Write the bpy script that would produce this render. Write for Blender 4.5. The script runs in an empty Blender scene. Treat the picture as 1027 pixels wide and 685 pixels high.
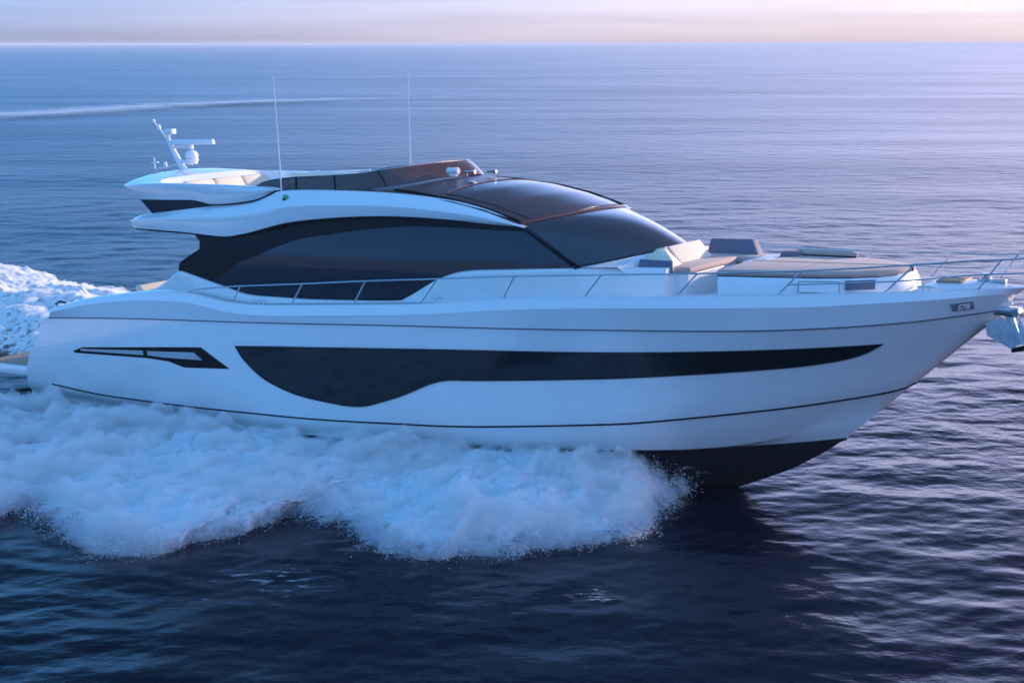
import bpy, bmesh, math, random
import numpy as np
from mathutils import Matrix, Vector
random.seed(7); rng = np.random.default_rng(7)
R_ = math.radians
scene = bpy.context.scene
COL = scene.collection

# ------------------------------------------------------------------ camera
CAMH = 8.45                         # height of the camera over the water
F_PX, IMG_W = 1626.0, 1027.0
PITCH = math.atan((342.5 - 44.0) / F_PX)
cam_d = bpy.data.cameras.new('camera'); cam = bpy.data.objects.new('camera', cam_d); COL.objects.link(cam)
cam_d.sensor_width = 36.0; cam_d.lens = F_PX / IMG_W * 36.0
cam_d.clip_start = 0.5; cam_d.clip_end = 200000
cam.location = (0, 0, CAMH); cam.rotation_euler = (math.pi / 2 - PITCH, 0, 0)
scene.camera = cam

# ------------------------------------------------------------------ sky + sun
SUN_AZ, SUN_EL = 62.0, 14.0          # azimuth measured to the right of the viewing direction (+Y)
sdir = Vector((math.sin(R_(SUN_AZ)) * math.cos(R_(SUN_EL)), math.cos(R_(SUN_AZ)) * math.cos(R_(SUN_EL)), math.sin(R_(SUN_EL))))
sun_d = bpy.data.lights.new('sun', 'SUN'); sun = bpy.data.objects.new('sun', sun_d); COL.objects.link(sun)
sun_d.energy = 5.0; sun_d.angle = R_(1.5); sun_d.color = (1.0, 0.76, 0.60)
sun.rotation_euler = (-sdir).to_track_quat('-Z', 'Y').to_euler(); sun.location = (60, 40, 30)

world = bpy.data.worlds.new('World'); scene.world = world; world.use_nodes = True
nt = world.node_tree; nt.nodes.clear()
def N(t, **k):
    n = nt.nodes.new(t)
    for a, b in k.items(): setattr(n, a, b)
    return n
out = N('ShaderNodeOutputWorld'); bg = N('ShaderNodeBackground'); bg.inputs['Strength'].default_value = 0.1
nt.links.new(bg.outputs[0], out.inputs[0])
sky = N('ShaderNodeTexSky', sky_type='NISHITA', sun_disc=False, sun_elevation=R_(SUN_EL), sun_rotation=R_(SUN_AZ), air_density=1.0, dust_density=1.5, ozone_density=2.0)
tc = N('ShaderNodeTexCoord'); sep = N('ShaderNodeSeparateXYZ'); nt.links.new(tc.outputs['Generated'], sep.inputs[0])
def ramp(stops):
    r = N('ShaderNodeValToRGB'); cr = r.color_ramp
    while len(cr.elements) < len(stops): cr.elements.new(0.5)
    for e, (p, c) in zip(cr.elements, stops): e.position = p; e.color = (*c, 1)
    nt.links.new(sep.outputs['Z'], r.inputs[0]); return r
# dusk colours over elevation (sine), away from the sun and towards it
ra = ramp([(0.0, (.21, .31, .58)), (.03, (.26, .56, 1.1)), (.09, (.25, .82, 1.95)), (.25, (.17, .68, 1.60)), (.6, (.16, .62, 1.40)), (1.0, (.16, .54, 1.2))])
rs = ramp([(0.0, (.98, .76, .74)), (.03, (1.3, 1.1, 1.2)), (.08, (3.4, 3.15, 4.2)), (.17, (2.0, 1.95, 3.1)), (.30, (.72, .76, 1.6)), (.6, (.42, .60, 1.34)), (1.0, (.16, .54, 1.2))])
dot = N('ShaderNodeVectorMath', operation='DOT_PRODUCT'); nt.links.new(tc.outputs['Generated'], dot.inputs[0])
dot.inputs[1].default_value = (math.sin(R_(62)), math.cos(R_(62)), 0)
dot2 = N('ShaderNodeVectorMath', operation='DOT_PRODUCT'); nt.links.new(tc.outputs['Generated'], dot2.inputs[0]); dot2.inputs[1].default_value = (math.sin(R_(82)), math.cos(R_(82)), 0)
mr = N('ShaderNodeMapRange', interpolation_type='SMOOTHSTEP'); nt.links.new(dot.outputs['Value'], mr.inputs[0])
mr.inputs[1].default_value = -0.15; mr.inputs[2].default_value = 0.95
mrh = N('ShaderNodeMapRange', interpolation_type='SMOOTHSTEP'); nt.links.new(dot2.outputs['Value'], mrh.inputs[0]); mrh.inputs[1].default_value = -0.15; mrh.inputs[2].default_value = 0.75
mre = N('ShaderNodeMapRange', interpolation_type='SMOOTHSTEP'); nt.links.new(sep.outputs['Z'], mre.inputs[0]); mre.inputs[1].default_value = 0.02; mre.inputs[2].default_value = 0.09
mf = N('ShaderNodeMix'); nt.links.new(mre.outputs[0], mf.inputs[0]); nt.links.new(mr.outputs[0], mf.inputs[2]); nt.links.new(mrh.outputs[0], mf.inputs[3])
mx = N('ShaderNodeMix', data_type='RGBA'); nt.links.new(mf.outputs[0], mx.inputs[0]); nt.links.new(ra.outputs[0], mx.inputs[6]); nt.links.new(rs.outputs[0], mx.inputs[7])
# thin high cloud streaks, low over the horizon
mp = N('ShaderNodeMapping'); mp.inputs['Scale'].default_value = (3, 3, 60); nt.links.new(tc.outputs['Generated'], mp.inputs[0])
nz = N('ShaderNodeTexNoise'); nz.inputs['Scale'].default_value = 1.6; nz.inputs['Detail'].default_value = 5; nt.links.new(mp.outputs[0], nz.inputs['Vector'])
cm = N('ShaderNodeMapRange'); nt.links.new(nz.outputs[0], cm.inputs[0]); cm.inputs[1].default_value = .3; cm.inputs[2].default_value = .75; cm.inputs[3].default_value = 8.2; cm.inputs[4].default_value = 10.4
# sky ahead dimmed out of view above the horizon band, to darken near water
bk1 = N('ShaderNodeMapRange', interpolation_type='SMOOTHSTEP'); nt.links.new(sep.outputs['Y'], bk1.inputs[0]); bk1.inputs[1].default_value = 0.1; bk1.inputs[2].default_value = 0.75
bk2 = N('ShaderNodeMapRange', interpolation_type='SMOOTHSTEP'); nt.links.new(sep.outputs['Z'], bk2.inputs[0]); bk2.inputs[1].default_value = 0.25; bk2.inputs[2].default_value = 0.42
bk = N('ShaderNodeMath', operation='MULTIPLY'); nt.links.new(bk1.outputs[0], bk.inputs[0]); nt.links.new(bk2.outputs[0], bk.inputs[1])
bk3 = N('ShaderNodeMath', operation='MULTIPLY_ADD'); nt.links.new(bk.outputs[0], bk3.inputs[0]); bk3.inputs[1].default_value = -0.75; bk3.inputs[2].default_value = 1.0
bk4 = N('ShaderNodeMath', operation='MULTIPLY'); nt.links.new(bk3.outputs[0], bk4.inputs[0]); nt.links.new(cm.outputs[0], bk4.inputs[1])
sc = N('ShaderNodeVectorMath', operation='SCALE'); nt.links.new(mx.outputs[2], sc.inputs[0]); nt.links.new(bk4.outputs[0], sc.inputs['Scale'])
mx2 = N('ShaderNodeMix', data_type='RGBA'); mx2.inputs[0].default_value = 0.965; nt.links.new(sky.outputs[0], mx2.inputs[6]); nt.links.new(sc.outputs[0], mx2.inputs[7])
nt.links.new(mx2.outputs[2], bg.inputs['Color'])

scene.view_settings.view_transform = 'Standard'; scene.view_settings.look = 'None'
scene.view_settings.exposure = 0.08; scene.view_settings.gamma = 1.0; scene.view_settings.use_curve_mapping = False
scene.cycles.use_denoising = True
scene.cycles.max_bounces = 8; scene.cycles.transparent_max_bounces = 16; scene.cycles.volume_bounces = 3

# ------------------------------------------------------------------ materials
def mat(name, col, rough=0.4, metal=0.0, coat=0.0, spec=0.5, noise=0.0, nscale=6.0, bump=0.0, bscale=40.0, sheen=0.0):
    m = bpy.data.materials.new(name); m.use_nodes = True
    n = m.node_tree.nodes; l = m.node_tree.links; b = n['Principled BSDF']
    b.inputs['Base Color'].default_value = (*col, 1); b.inputs['Roughness'].default_value = rough; b.inputs['Metallic'].default_value = metal
    b.inputs['Coat Weight'].default_value = coat; b.inputs['Coat Roughness'].default_value = 0.04; b.inputs['Coat IOR'].default_value = 1.65; b.inputs['Specular IOR Level'].default_value = spec
    b.inputs['Sheen Weight'].default_value = sheen
    t = n.new('ShaderNodeTexCoord')
    if noise:
        z = n.new('ShaderNodeTexNoise'); z.inputs['Scale'].default_value = nscale; z.inputs['Detail'].default_value = 4
        l.new(t.outputs['Object'], z.inputs['Vector'])
        r = n.new('ShaderNodeMapRange'); l.new(z.outputs[0], r.inputs[0]); r.inputs[1].default_value = .3; r.inputs[2].default_value = .7
        r.inputs[3].default_value = 1 - noise; r.inputs[4].default_value = 1 + noise
        s = n.new('ShaderNodeVectorMath'); s.operation = 'SCALE'; s.inputs[0].default_value = col; l.new(r.outputs[0], s.inputs['Scale']); l.new(s.outputs[0], b.inputs['Base Color'])
        r2 = n.new('ShaderNodeMapRange'); l.new(z.outputs[0], r2.inputs[0]); r2.inputs[3].default_value = rough * .8; r2.inputs[4].default_value = min(1, rough * 1.2); l.new(r2.outputs[0], b.inputs['Roughness'])
    if bump:
        z = n.new('ShaderNodeTexNoise'); z.inputs['Scale'].default_value = bscale; z.inputs['Detail'].default_value = 3
        l.new(t.outputs['Object'], z.inputs['Vector'])
        bp = n.new('ShaderNodeBump'); bp.inputs['Strength'].default_value = bump; bp.inputs['Distance'].default_value = .02; l.new(z.outputs[0], bp.inputs['Height']); l.new(bp.outputs[0], b.inputs['Normal'])
    return m
M = dict(
    gel=mat('white_gelcoat', (.80, .80, .80), .16, coat=1.0, noise=.012, nscale=1.2),
    gel2=mat('deck_gelcoat', (.78, .77, .76), .38, coat=.15, noise=.02, nscale=2.0),
    antifoul=mat('dark_antifouling', (.018, .020, .026), .55, noise=.25, nscale=3, spec=.3),
    glass=mat('dark_tinted_glass', (.002, .009, .022), .05, spec=.55, noise=.1, nscale=.6),
    hullglass=mat('hull_window_glass', (.002, .011, .016), .08, spec=.45),
    roof=mat('black_gloss_roof', (.060, .036, .038), .30, spec=.35, coat=.0, noise=.1, nscale=1.5),
    screen=mat('windscreen_glass', (.020, .026, .040), .09, coat=.25),
    brown=mat('smoked_deflector', (.075, .038, .034), .16, coat=.15),
    black=mat('black_trim', (.008, .009, .012), .35, spec=.12),
    groove=mat('grey_rub_strip', (.10, .11, .13), .35),
    seam=mat('cushion_seam', (.28, .19, .16), .8),
    louvre=mat('louvre_grey', (.42, .44, .47), .4),
    roofglass=mat('brown_roof_glass', (.050, .040, .045), .14, spec=.6),
    plate=mat('badge_plate', (.20, .22, .28), .35),
    steel=mat('polished_steel', (.50, .50, .53), .22, metal=1.0, noise=.06, nscale=9),
    galv=mat('anchor_steel', (.62, .65, .70), .35, metal=.25, noise=.12, nscale=12),
    white=mat('white_paint', (.82, .81, .80), .3, coat=.2),
    cream=mat('cream_upholstery', (.80, .66, .48), .7, bump=.12, bscale=60, sheen=.2),
    taupe=mat('taupe_upholstery', (.50, .34, .28), .75, bump=.15, bscale=60, noise=.05, sheen=.2),
    slate=mat('slate_blue_upholstery', (.13, .13, .18), .7, bump=.12, bscale=60, sheen=.2),
    teak=mat('teak_deck', (.34, .23, .14), .6, noise=.2, nscale=14),
    green=mat('green_lens', (.01, .35, .18), .15, coat=.5),
    red=mat('red_lens', (.45, .02, .02), .15, coat=.5),
    lens=mat('lamp_glass', (.55, .60, .68), .08, coat=.6),
)

# ------------------------------------------------------------------ helpers
def link(name, verts, faces, m, parent=None, ang=35, fix=True):
    me = bpy.data.meshes.new(name); me.from_pydata([tuple(map(float, v)) for v in verts], [], [tuple(map(int, f)) for f in faces])
    if fix:
        bm = bmesh.new(); bm.from_mesh(me); bmesh.ops.remove_doubles(bm, verts=bm.verts, dist=1e-4)
        bmesh.ops.dissolve_degenerate(bm, edges=bm.edges, dist=1e-5)
        bmesh.ops.recalc_face_normals(bm, faces=bm.faces); bm.to_mesh(me); bm.free()
    me.polygons.foreach_set('use_smooth', [True] * len(me.polygons)); me.set_sharp_from_angle(angle=R_(ang))
    if m: me.materials.append(m)
    o = bpy.data.objects.new(name, me); COL.objects.link(o)
    if parent is not None: o.parent = parent
    return o
class MB:
    """collects shapes for ONE mesh object"""
    def __init__(s): s.v = []; s.f = []
    def add(s, v, f):
        k = len(s.v); s.v += [tuple(map(float, a)) for a in v]; s.f += [tuple(i + k for i in q) for q in f]; return s
    def grid(s, g, cu=False, cv=False):
        g = np.asarray(g, float); n, m_ = g.shape[:2]
        f = []
        for i in range(n if cu else n - 1):
            for j in range(m_ if cv else m_ - 1):
                f.append((i * m_ + j, ((i + 1) % n) * m_ + j, ((i + 1) % n) * m_ + (j + 1) % m_, i * m_ + (j + 1) % m_))
        return s.add(g.reshape(-1, 3), f)
    def tube(s, pts, r, n=8, caps=True):
        P = np.asarray(pts, float); k = len(P)
        rr = np.full(k, r) if np.isscalar(r) else np.asarray(r, float)
        T = np.gradient(P, axis=0); T /= np.linalg.norm(T, axis=1)[:, None] + 1e-12
        up = np.array([0, 0, 1.]) if abs(T[0][2]) < .9 else np.array([0, 1., 0])
        rings = []
        for i in range(k):
            a = np.cross(T[i], up); a /= np.linalg.norm(a) + 1e-12; b = np.cross(a, T[i])
            t = np.linspace(0, 2 * np.pi, n, endpoint=False)
            rings.append(P[i] + rr[i] * (np.cos(t)[:, None] * a + np.sin(t)[:, None] * b))
        base = len(s.v); s.grid(rings, cv=True)
        if caps:
            s.f.append(tuple(range(base, base + n))); s.f.append(tuple(range(base + (k - 1) * n, base + k * n)))
        return s
    def bm_shape(s, bm):
        bm.verts.index_update(); s.add([v.co[:] for v in bm.verts], [[v.index for v in f.verts] for f in bm.faces]); bm.free(); return s
    def hexa(s, v8, bev=.03, seg=3):
        """eight corners: bottom 4 then top 4, same order round"""
        bm = bmesh.new(); vs = [bm.verts.new(p) for p in v8]
        for q in ((0, 3, 2, 1), (4, 5, 6, 7), (0, 1, 5, 4), (1, 2, 6, 5), (2, 3, 7, 6), (3, 0, 4, 7)): bm.faces.new([vs[i] for i in q])
        bmesh.ops.recalc_face_normals(bm, faces=bm.faces)
        if bev: bmesh.ops.bevel(bm, geom=list(bm.edges), offset=bev, segments=seg, profile=.5, affect='EDGES')
        return s.bm_shape(bm)
    def box(s, x0, x1, y0, y1, z0, z1, bev=.02, seg=2):
        return s.hexa([(x0, y0, z0), (x1, y0, z0), (x1, y1, z0), (x0, y1, z0), (x0, y0, z1), (x1, y0, z1), (x1, y1, z1), (x0, y1, z1)], bev, seg)
    def ball(s, c, r, sc=(1, 1, 1), sub=3):
        bm = bmesh.new(); bmesh.ops.create_icosphere(bm, subdivisions=sub, radius=r)
        for v in bm.verts: v.co = Vector((v.co.x * sc[0] + c[0], v.co.y * sc[1] + c[1], v.co.z * sc[2] + c[2]))
        return s.bm_shape(bm)
    def prism(s, poly, th, bev=0.0):
        """closed outline (list of 3D points, one plane) swept by vector th"""
        bm = bmesh.new(); vs = [bm.verts.new(p) for p in poly]; f = bm.faces.new(vs)
        r = bmesh.ops.extrude_face_region(bm, geom=[f]); bmesh.ops.translate(bm, vec=Vector(th), verts=[e for e in r['geom'] if isinstance(e, bmesh.types.BMVert)])
        bmesh.ops.recalc_face_normals(bm, faces=bm.faces)
        if bev: bmesh.ops.bevel(bm, geom=list(bm.edges), offset=bev, segments=2, profile=.5, affect='EDGES')
        return s.bm_shape(bm)
    def shell(s, g, off):
        """grid sheet with thickness: second sheet displaced by off, edges closed"""
        g = np.asarray(g, float); h = g + np.asarray(off, float); n, m_ = g.shape[:2]
        s.grid(g); s.grid(h)
        for a, b in ((g[0], h[0]), (g[-1], h[-1]), (g[:, 0], h[:, 0]), (g[:, -1], h[:, -1])): s.grid([a, b])
        return s
    def build(s, name, m, parent=None, ang=35): return link(name, s.v, s.f, m, parent, ang)
def I(x, xs, ys): return np.interp(x, xs, ys)
def smooth_poly(pts, n):
    """Catmull-Rom through points (k,d), n samples by arc length"""
    P = np.asarray(pts, float); Q = np.vstack([2 * P[0] - P[1], P, 2 * P[-1] - P[-2]]); o = []
    for i in range(1, len(Q) - 2):
        t = np.linspace(0, 1, 24, endpoint=False)[:, None]; a, b, c, d = Q[i - 1], Q[i], Q[i + 1], Q[i + 2]
        o.append(.5 * ((2 * b) + (-a + c) * t + (2 * a - 5 * b + 4 * c - d) * t ** 2 + (-a + 3 * b - 3 * c + d) * t ** 3))
    o.append(P[-1:]); o = np.vstack(o); L = np.r_[0, np.cumsum(np.linalg.norm(np.diff(o, axis=0), axis=1))]
    s = np.linspace(0, L[-1], n); return np.stack([np.interp(s, L, o[:, k]) for k in range(o.shape[1])], 1)
def mir(g): g = np.array(g, float); g[..., 1] *= -1; return g

# ------------------------------------------------------------------ the yacht
root = bpy.data.objects.new('motor_yacht', None); COL.objects.link(root); root.empty_display_size = 2
root['label'] = 'long white flybridge motor yacht with dark hull window planing through the sea'; root['category'] = 'yacht'
RM = Matrix(((0.8194, 0.5716, -0.0429), (-0.5712, 0.8205, 0.0215), (0.0475, 0.0069, 0.9988)))
root.location = (-10.171, 40.474, CAMH - 8.109); root.rotation_euler = RM.to_euler()

# ---- hull rows: (x, y, z) of the starboard side from stern to stem
GWX = [1.2, 2.16, 3.09, 4.55, 5.76, 6.43, 6.98, 8.05, 9.18, 10.8, 12.36, 14.15, 16.03, 17.74, 19.45, 20.6, 21.8, 22.4, 22.85, 23.12, 23.25]
GWZ = [1.95, 2.17, 2.315, 2.48, 2.515, 2.465, 2.39, 2.355, 2.405, 2.48, 2.56, 2.71, 2.80, 2.835, 2.86, 2.885, 2.905, 2.925, 2.935, 2.935, 2.93]
BX = [0, 3, 7, 11, 14, 16, 18, 20, 21.5, 22.3, 22.8, 23.1, 23.25]; BY = [2.55, 2.7, 2.85, 2.85, 2.75, 2.55, 2.2, 1.6, 1.03, .63, .34, .13, 0]
_bs = smooth_poly(list(zip(BX, BY)), 400); _gs = smooth_poly(list(zip(GWX, GWZ)), 400)
Bh = lambda x: np.interp(x, _bs[:, 0], _bs[:, 1]); Gz = lambda x: np.interp(x, _gs[:, 0], _gs[:, 1])
NC = 120
def row(pts, n=NC):
    return smooth_poly(pts, n)
gx = [1.15, 2.2, 3.1, 4.5, 5.8, 6.5, 7, 8, 9.2, 10.8, 12.4, 14.2, 16, 17.7, 19.4, 20.6, 21.8, 22.4, 22.85, 23.12, 23.25]
rG = row([(x, -Bh(x), Gz(x)) for x in gx])
rGi = rG.copy(); rGi[:, 1] = np.minimum(rG[:, 1] + .03, 0); rGi[:, 2] += .012
dz = np.interp(rG[:, 0], [1.2, 3.7, 4.9, 7.2, 8.05, 12, 15.4, 20.1, 21.8, 23.25], [.10, .15, .19, .21, .21, .20, .19, .19, .13, .09])
rGL = rG.copy(); rGL[:, 2] -= dz; rGL[:, 1] = np.minimum(rG[:, 1] - .035, 0); rGL[-1] = (23.15, 0, 2.80)
rGL[:, 0] -= np.interp(rG[:, 0], [1.15, 2, 22, 23.25], [.10, .02, 0, .10])
rR = row([(.90, -2.56, 1.69), (4, -2.70, 1.84), (8, -2.82, 1.967), (11.7, -2.80, 2.094), (14, -2.70, 2.145), (16.2, -2.46, 2.191), (18.5, -1.985, 2.22), (20.1, -1.49, 2.275), (21.46, -.93, 2.368), (22.2, -.50, 2.45), (22.6, -.24, 2.50), (22.92, 0, 2.54)])
rH = row([(-.27, -2.43, .13), (1.13, -2.45, .03), (2.5, -2.47, -.06), (5.2, -2.52, -.092), (7.5, -2.545, -.075), (9.2, -2.535, -.055), (11.2, -2.51, .026), (13.1, -2.41, .109), (15.86, -2.08, .323), (17, -1.85, .441), (18.76, -1.28, .663), (19.86, -.855, .824), (21.05, -.26, 1.045), (21.42, 0, 1.27)])
rC = row([(-.27, -2.40, -.10), (5, -2.46, -.28), (9, -2.46, -.30), (13, -2.2, -.28), (16, -1.66, -.22), (17.9, -1.10, -.11), (19.2, -.56, .14), (20.2, -.16, .43), (20.6, 0, .58)])
rCi = rC.copy(); _tp = np.interp(rC[:, 0], [14, 19.5], [1, .0]); rCi[:, 1] = np.minimum(rC[:, 1] + .07 * _tp, 0); rCi[:, 2] -= .05 * _tp + .004
rA = row([(-.27, -2.35, -.34), (5, -2.38, -.46), (9, -2.36, -.46), (12, -2.15, -.43), (14.5, -1.72, -.36), (16.3, -1.30, -.262), (17.84, -.85, -.18), (19.1, -.38, -.07), (19.95, 0, .02)])
rK = row([(-.27, 0, -.95), (5, 0, -1.25), (10, 0, -1.50), (14, 0, -1.60), (16, 0, -1.53), (16.96, 0, -1.418), (17.64, 0, -1.182), (18.77, 0, -.707), (19.5, 0, -.29), (19.95, 0, .02)])
mids = []
for fr in (.2, .4, .6, .8):
    r = rH * (1 - fr) + rR * fr
    bul = np.interp(r[:, 0], [0, 8, 14, 19, 22], [.05, .05, .02, -.03, 0]) * 4 * fr * (1 - fr)
    r[:, 1] = np.minimum(r[:, 1] - bul, 0); r[-1, 1] = 0
    r[:, 0] += np.interp(r[:, 0], [-.2, 1.5, 4], [1, .35, 0]) * (-(4 * fr * (1 - fr)) * .24)
    mids.append(r)
rRu = rR.copy(); rRu[:, 2] += .025; rRu[:, 1] = np.minimum(rR[:, 1] - .018, 0)
top_rows = [rCi, rC, rH] + mids + [rR, rRu, rGL, rG, rGi]
rIn = rGi.copy(); rIn[:, 1] = np.minimum(rGi[:, 1] + .13, -0.0); rIn[:, 2] += .012
rIn2 = rIn.copy(); rIn2[:, 1] = np.minimum(rIn[:, 1] + .02, 0)
def deck_z(x): return np.interp(x, [0, 4.9, 5.3, 8, 12, 17, 18.5, 23.3], [1.55, 1.55, 2.18, 2.25, 2.45, 2.62, 2.58, 2.66])
rIn2[:, 2] = np.minimum(deck_z(rIn2[:, 0]) - .05, rIn[:, 2] - .05)
_fl = np.interp(rIn2[:, 0], [20.5, 22.3], [0, 1]); rIn2[:, 2] = rIn2[:, 2] * (1 - _fl) + (rIn[:, 2] - .04) * _fl
b = MB()
for sgn in (0, 1):
    for k_, g in enumerate((np.array([rA] + top_rows[:8]), np.array([rR, rRu]), np.array([rRu, rGL]), np.array([rGL, rG]), np.array([rG, rGi, rIn]), np.array([rIn, rIn2]))):
        g = g.copy(); g[:, :, 2] += k_ * 2.5e-4
        b.grid(mir(g) if sgn else g)
# transom closing face (rows at the stern, across)
st = np.array([r[0] for r in [rA] + top_rows[:-1]]); b.grid([st, mir(st)])
hull = b.build('hull', M['gel'], root, 60)
b = MB()
for sgn in (0, 1):
    mid = rK * .5 + rA * .5; mid[:, 2] -= .04
    g = np.array([rK, mid, rA]); b.grid(mir(g) if sgn else g)
st = np.array([rK[0], rA[0]]); b.grid([st, mir(st)])
b.build('hull_bottom', M['antifoul'], root, 30)

HR = [rA] + top_rows[:-1]
def hull_y(x, z):
    zs = [np.interp(x, r[:, 0], r[:, 2]) for r in HR]; ys = [np.interp(x, r[:, 0], r[:, 1]) for r in HR]
    return np.interp(z, zs, ys)
def hull_panel(top, bot, n, k, off, depth=.05):
    t = smooth_poly(top, n); bt = smooth_poly(bot, n); g = np.zeros((n, k, 3))
    for j in range(k):
        f = j / (k - 1); g[:, j, 0] = t[:, 0] * (1 - f) + bt[:, 0] * f; g[:, j, 2] = t[:, 1] * (1 - f) + bt[:, 1] * f
    for i in range(n):
        for j in range(k): g[i, j, 1] = hull_y(g[i, j, 0], g[i, j, 2]) - off
    return g
HWT = [(7.20, 1.42), (8.2, 1.475), (9.47, 1.53), (11.5, 1.62), (13.39, 1.69), (16.12, 1.76), (17.87, 1.82), (19.59, 1.89), (20.6, 1.945), (21.03, 1.97)]
HWB = [(7.20, 1.42), (7.44, 1.11), (7.96, .73), (8.80, .46), (9.85, .34), (10.2, .325), (10.5, .345), (10.77, .40), (11.58, .65), (12.37, .96), (12.84, 1.06), (13.4, 1.085), (16.06, 1.25), (17.2, 1.34), (18.99, 1.49), (19.99, 1.61), (20.63, 1.76), (21.03, 1.97)]
def bystation(P, xs):
    q = smooth_poly(P, 600); return np.interp(xs, q[:, 0], q[:, 1])
xs = np.r_[np.linspace(7.20, 8.2, 24, endpoint=False), np.linspace(8.2, 13.4, 70, endpoint=False), np.linspace(13.4, 21.03, 60)]
zt, zb = bystation(HWT, xs), bystation(HWB, xs)
for sgn in (0, 1):
    g = np.zeros((len(xs), 9, 3))
    for j in range(9):
        f = j / 8; g[:, j, 0] = xs; g[:, j, 2] = zt * (1 - f) + zb * f
        for i in range(len(xs)): g[i, j, 1] = hull_y(g[i, j, 0], g[i, j, 2]) - .008
    sb = MB().shell(mir(g) if sgn else g, (0, -.06 if sgn else .06, 0)); w = sb.build('hull_window', M['hullglass'], root, 25)
    # slim frame round the glass
    loop = np.vstack([g[:, 0], g[::-1, -1]]); loop[:, 1] -= .004
    MB().tube(mir(loop) if sgn else loop, .012, 6, False).build('window_frame', M['black'], w)

def strip_tube(r, off, rad, name, m, i0=0, i1=None, parent=root, flat=1.0):
    for sgn in (0, 1):
        p = r[i0:i1].copy(); p[:, 1] -= off
        p[:, 1] = np.minimum(p[:, 1], 0)
        MB().tube(mir(p) if sgn else p, rad, 6).build(name, m, parent)
rub = rR.copy(); rub[:, 2] += .012
strip_tube(rub, .006, .016, 'rub_rail', M['groove'], 0, -1)
strip_tube(rH, .0, .019, 'boot_stripe', M['black'], 5, -1)

# aft hull vents
VT = [(1.70, .955), (2.05, 1.07), (3.45, 1.16), (4.8, 1.25), (6.12, 1.33), (6.90, .91)]
VB = [(1.70, .955), (1.75, .92), (2.85, .94), (4.28, .965), (4.98, .94), (5.5, .83), (6.90, .90)]
def ypanel(top, bot, n, off):
    x = np.linspace(top[0][0], top[-1][0], n); zt = I(x, *zip(*top)); zb = I(x, *zip(*bot)); g = np.zeros((n, 5, 3))
    for j in range(5):
        f = j / 4; g[:, j, 0] = x; g[:, j, 2] = zt * (1 - f) + zb * f
        for i in range(n): g[i, j, 1] = hull_y(g[i, j, 0], g[i, j, 2]) - off
    return g
for sgn in (0, 1):
    g = ypanel(VT, VB, 80, .010); v = MB().shell(mir(g) if sgn else g, (0, -.05 if sgn else .05, 0)).build('side_vent', M['black'], root)
    for T, Bt in (([(2.0, 1.03), (4.2, 1.13)], [(2.0, .985), (4.2, 1.03)]), ([(4.35, 1.13), (5.87, 1.20), (6.1, 1.06)], [(4.35, 1.035), (4.85, 1.02), (6.1, 1.04)])):
        g = ypanel(T, Bt, 24, .020); MB().shell(mir(g) if sgn else g, (0, -.014 if sgn else .014, 0)).build('vent_louvre', M['louvre'], v)

# swim platform
b = MB(); pl = [(-2.1, -2.1), (-2.2, -1.2), (-2.2, 1.2), (-2.1, 2.1), (-1.75, 2.42), (.2, 2.44), (.2, -2.44), (-1.75, -2.42)]
b.prism([(x, y, .20) for x, y in pl], (0, 0, .22), .03); pf = b.build('swim_platform', M['gel'], root)
b = MB(); b.prism([(x * .96 - .02, y * .94, .424) for x, y in pl], (0, 0, .016)); b.build('teak_planking', M['teak'], pf)
# transom bulge with door line and grab rail
b = MB(); b.hexa([(-.05, -1.75, .4), (.6, -1.75, .4), (.6, 1.75, .4), (-.05, 1.75, .4), (.75, -1.75, 1.75), (1.4, -1.75, 1.75), (1.4, 1.75, 1.75), (.75, 1.75, 1.75)], .08, 3); b.build('transom_garage', M['gel'], root)
for s in (-1, 1): MB().tube([(1.12, s * 2.45, 1.93), (1.05, s * 2.45, 2.02), (1.22, s * 2.46, 2.09), (1.42, s * 2.47, 2.07)], .025).build('grab_rail', M['black'], root)

# deck
xs = np.linspace(.95, 23.0, 90); g = np.zeros((90, 9, 3))
for i, x in enumerate(xs):
    hb = min(max(Bh(x) - .13, .01) - (0.0 if x > 6 else .05), max(abs(float(hull_y(x, deck_z(x)))) - .04, .01))
    for j, f in enumerate(np.linspace(-1, 1, 9)): g[i, j] = (x, hb * f, deck_z(x) + .03 * (1 - f * f))
MB().shell(g, (0, 0, -.04)).build('deck', M['gel2'], root)

# ---- superstructure base (white), between deck and glass
GL_X = [4.25, 4.6, 5.02, 5.35, 6.43, 7.15, 8.2, 9.25, 11.15, 11.5, 11.95, 12.34, 12.94, 14.01, 15.0, 15.6, 16.4, 17.1]
GL_Z = [2.50, 2.66, 2.90, 2.86, 2.62, 2.475, 2.45, 2.45, 2.50, 2.58, 2.80, 2.985, 3.145, 3.21, 3.255, 3.275, 3.265, 3.255]
cw = lambda x: np.interp(x, [4.2, 8, 12, 14, 15.5, 17.2, 18, 19, 20, 20.7], [2.24, 2.28, 2.26, 2.16, 1.95, 1.50, 1.36, 1.18, .86, .52])
gl = smooth_poly(list(zip(GL_X, GL_Z)), 140)
b = MB()
G = []
for x, z in gl:
    w = cw(x); d = deck_z(x) - .06
    G.append([(x, -w - .06, d), (x, -w - .05, d + (z - d) * .5), (x, -w - .015, z - .07), (x, -w + .02, z - .02), (x, -w + .09, z), (x, -w + .35, z + .015 - .13 * float(x > 16.3)), (x, 0, z + .05 - .17 * float(x > 16.3))])
G = np.array(G); b.grid(G); b.grid(mir(G))
e = G[-1]; b.add(list(e) + list(mir(e))[::-1], [tuple(range(14))])
e = G[0]; b.add(list(e) + list(mir(e))[::-1], [tuple(range(14))])
b.build('cabin_base', M['gel2'], root, 28)

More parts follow.
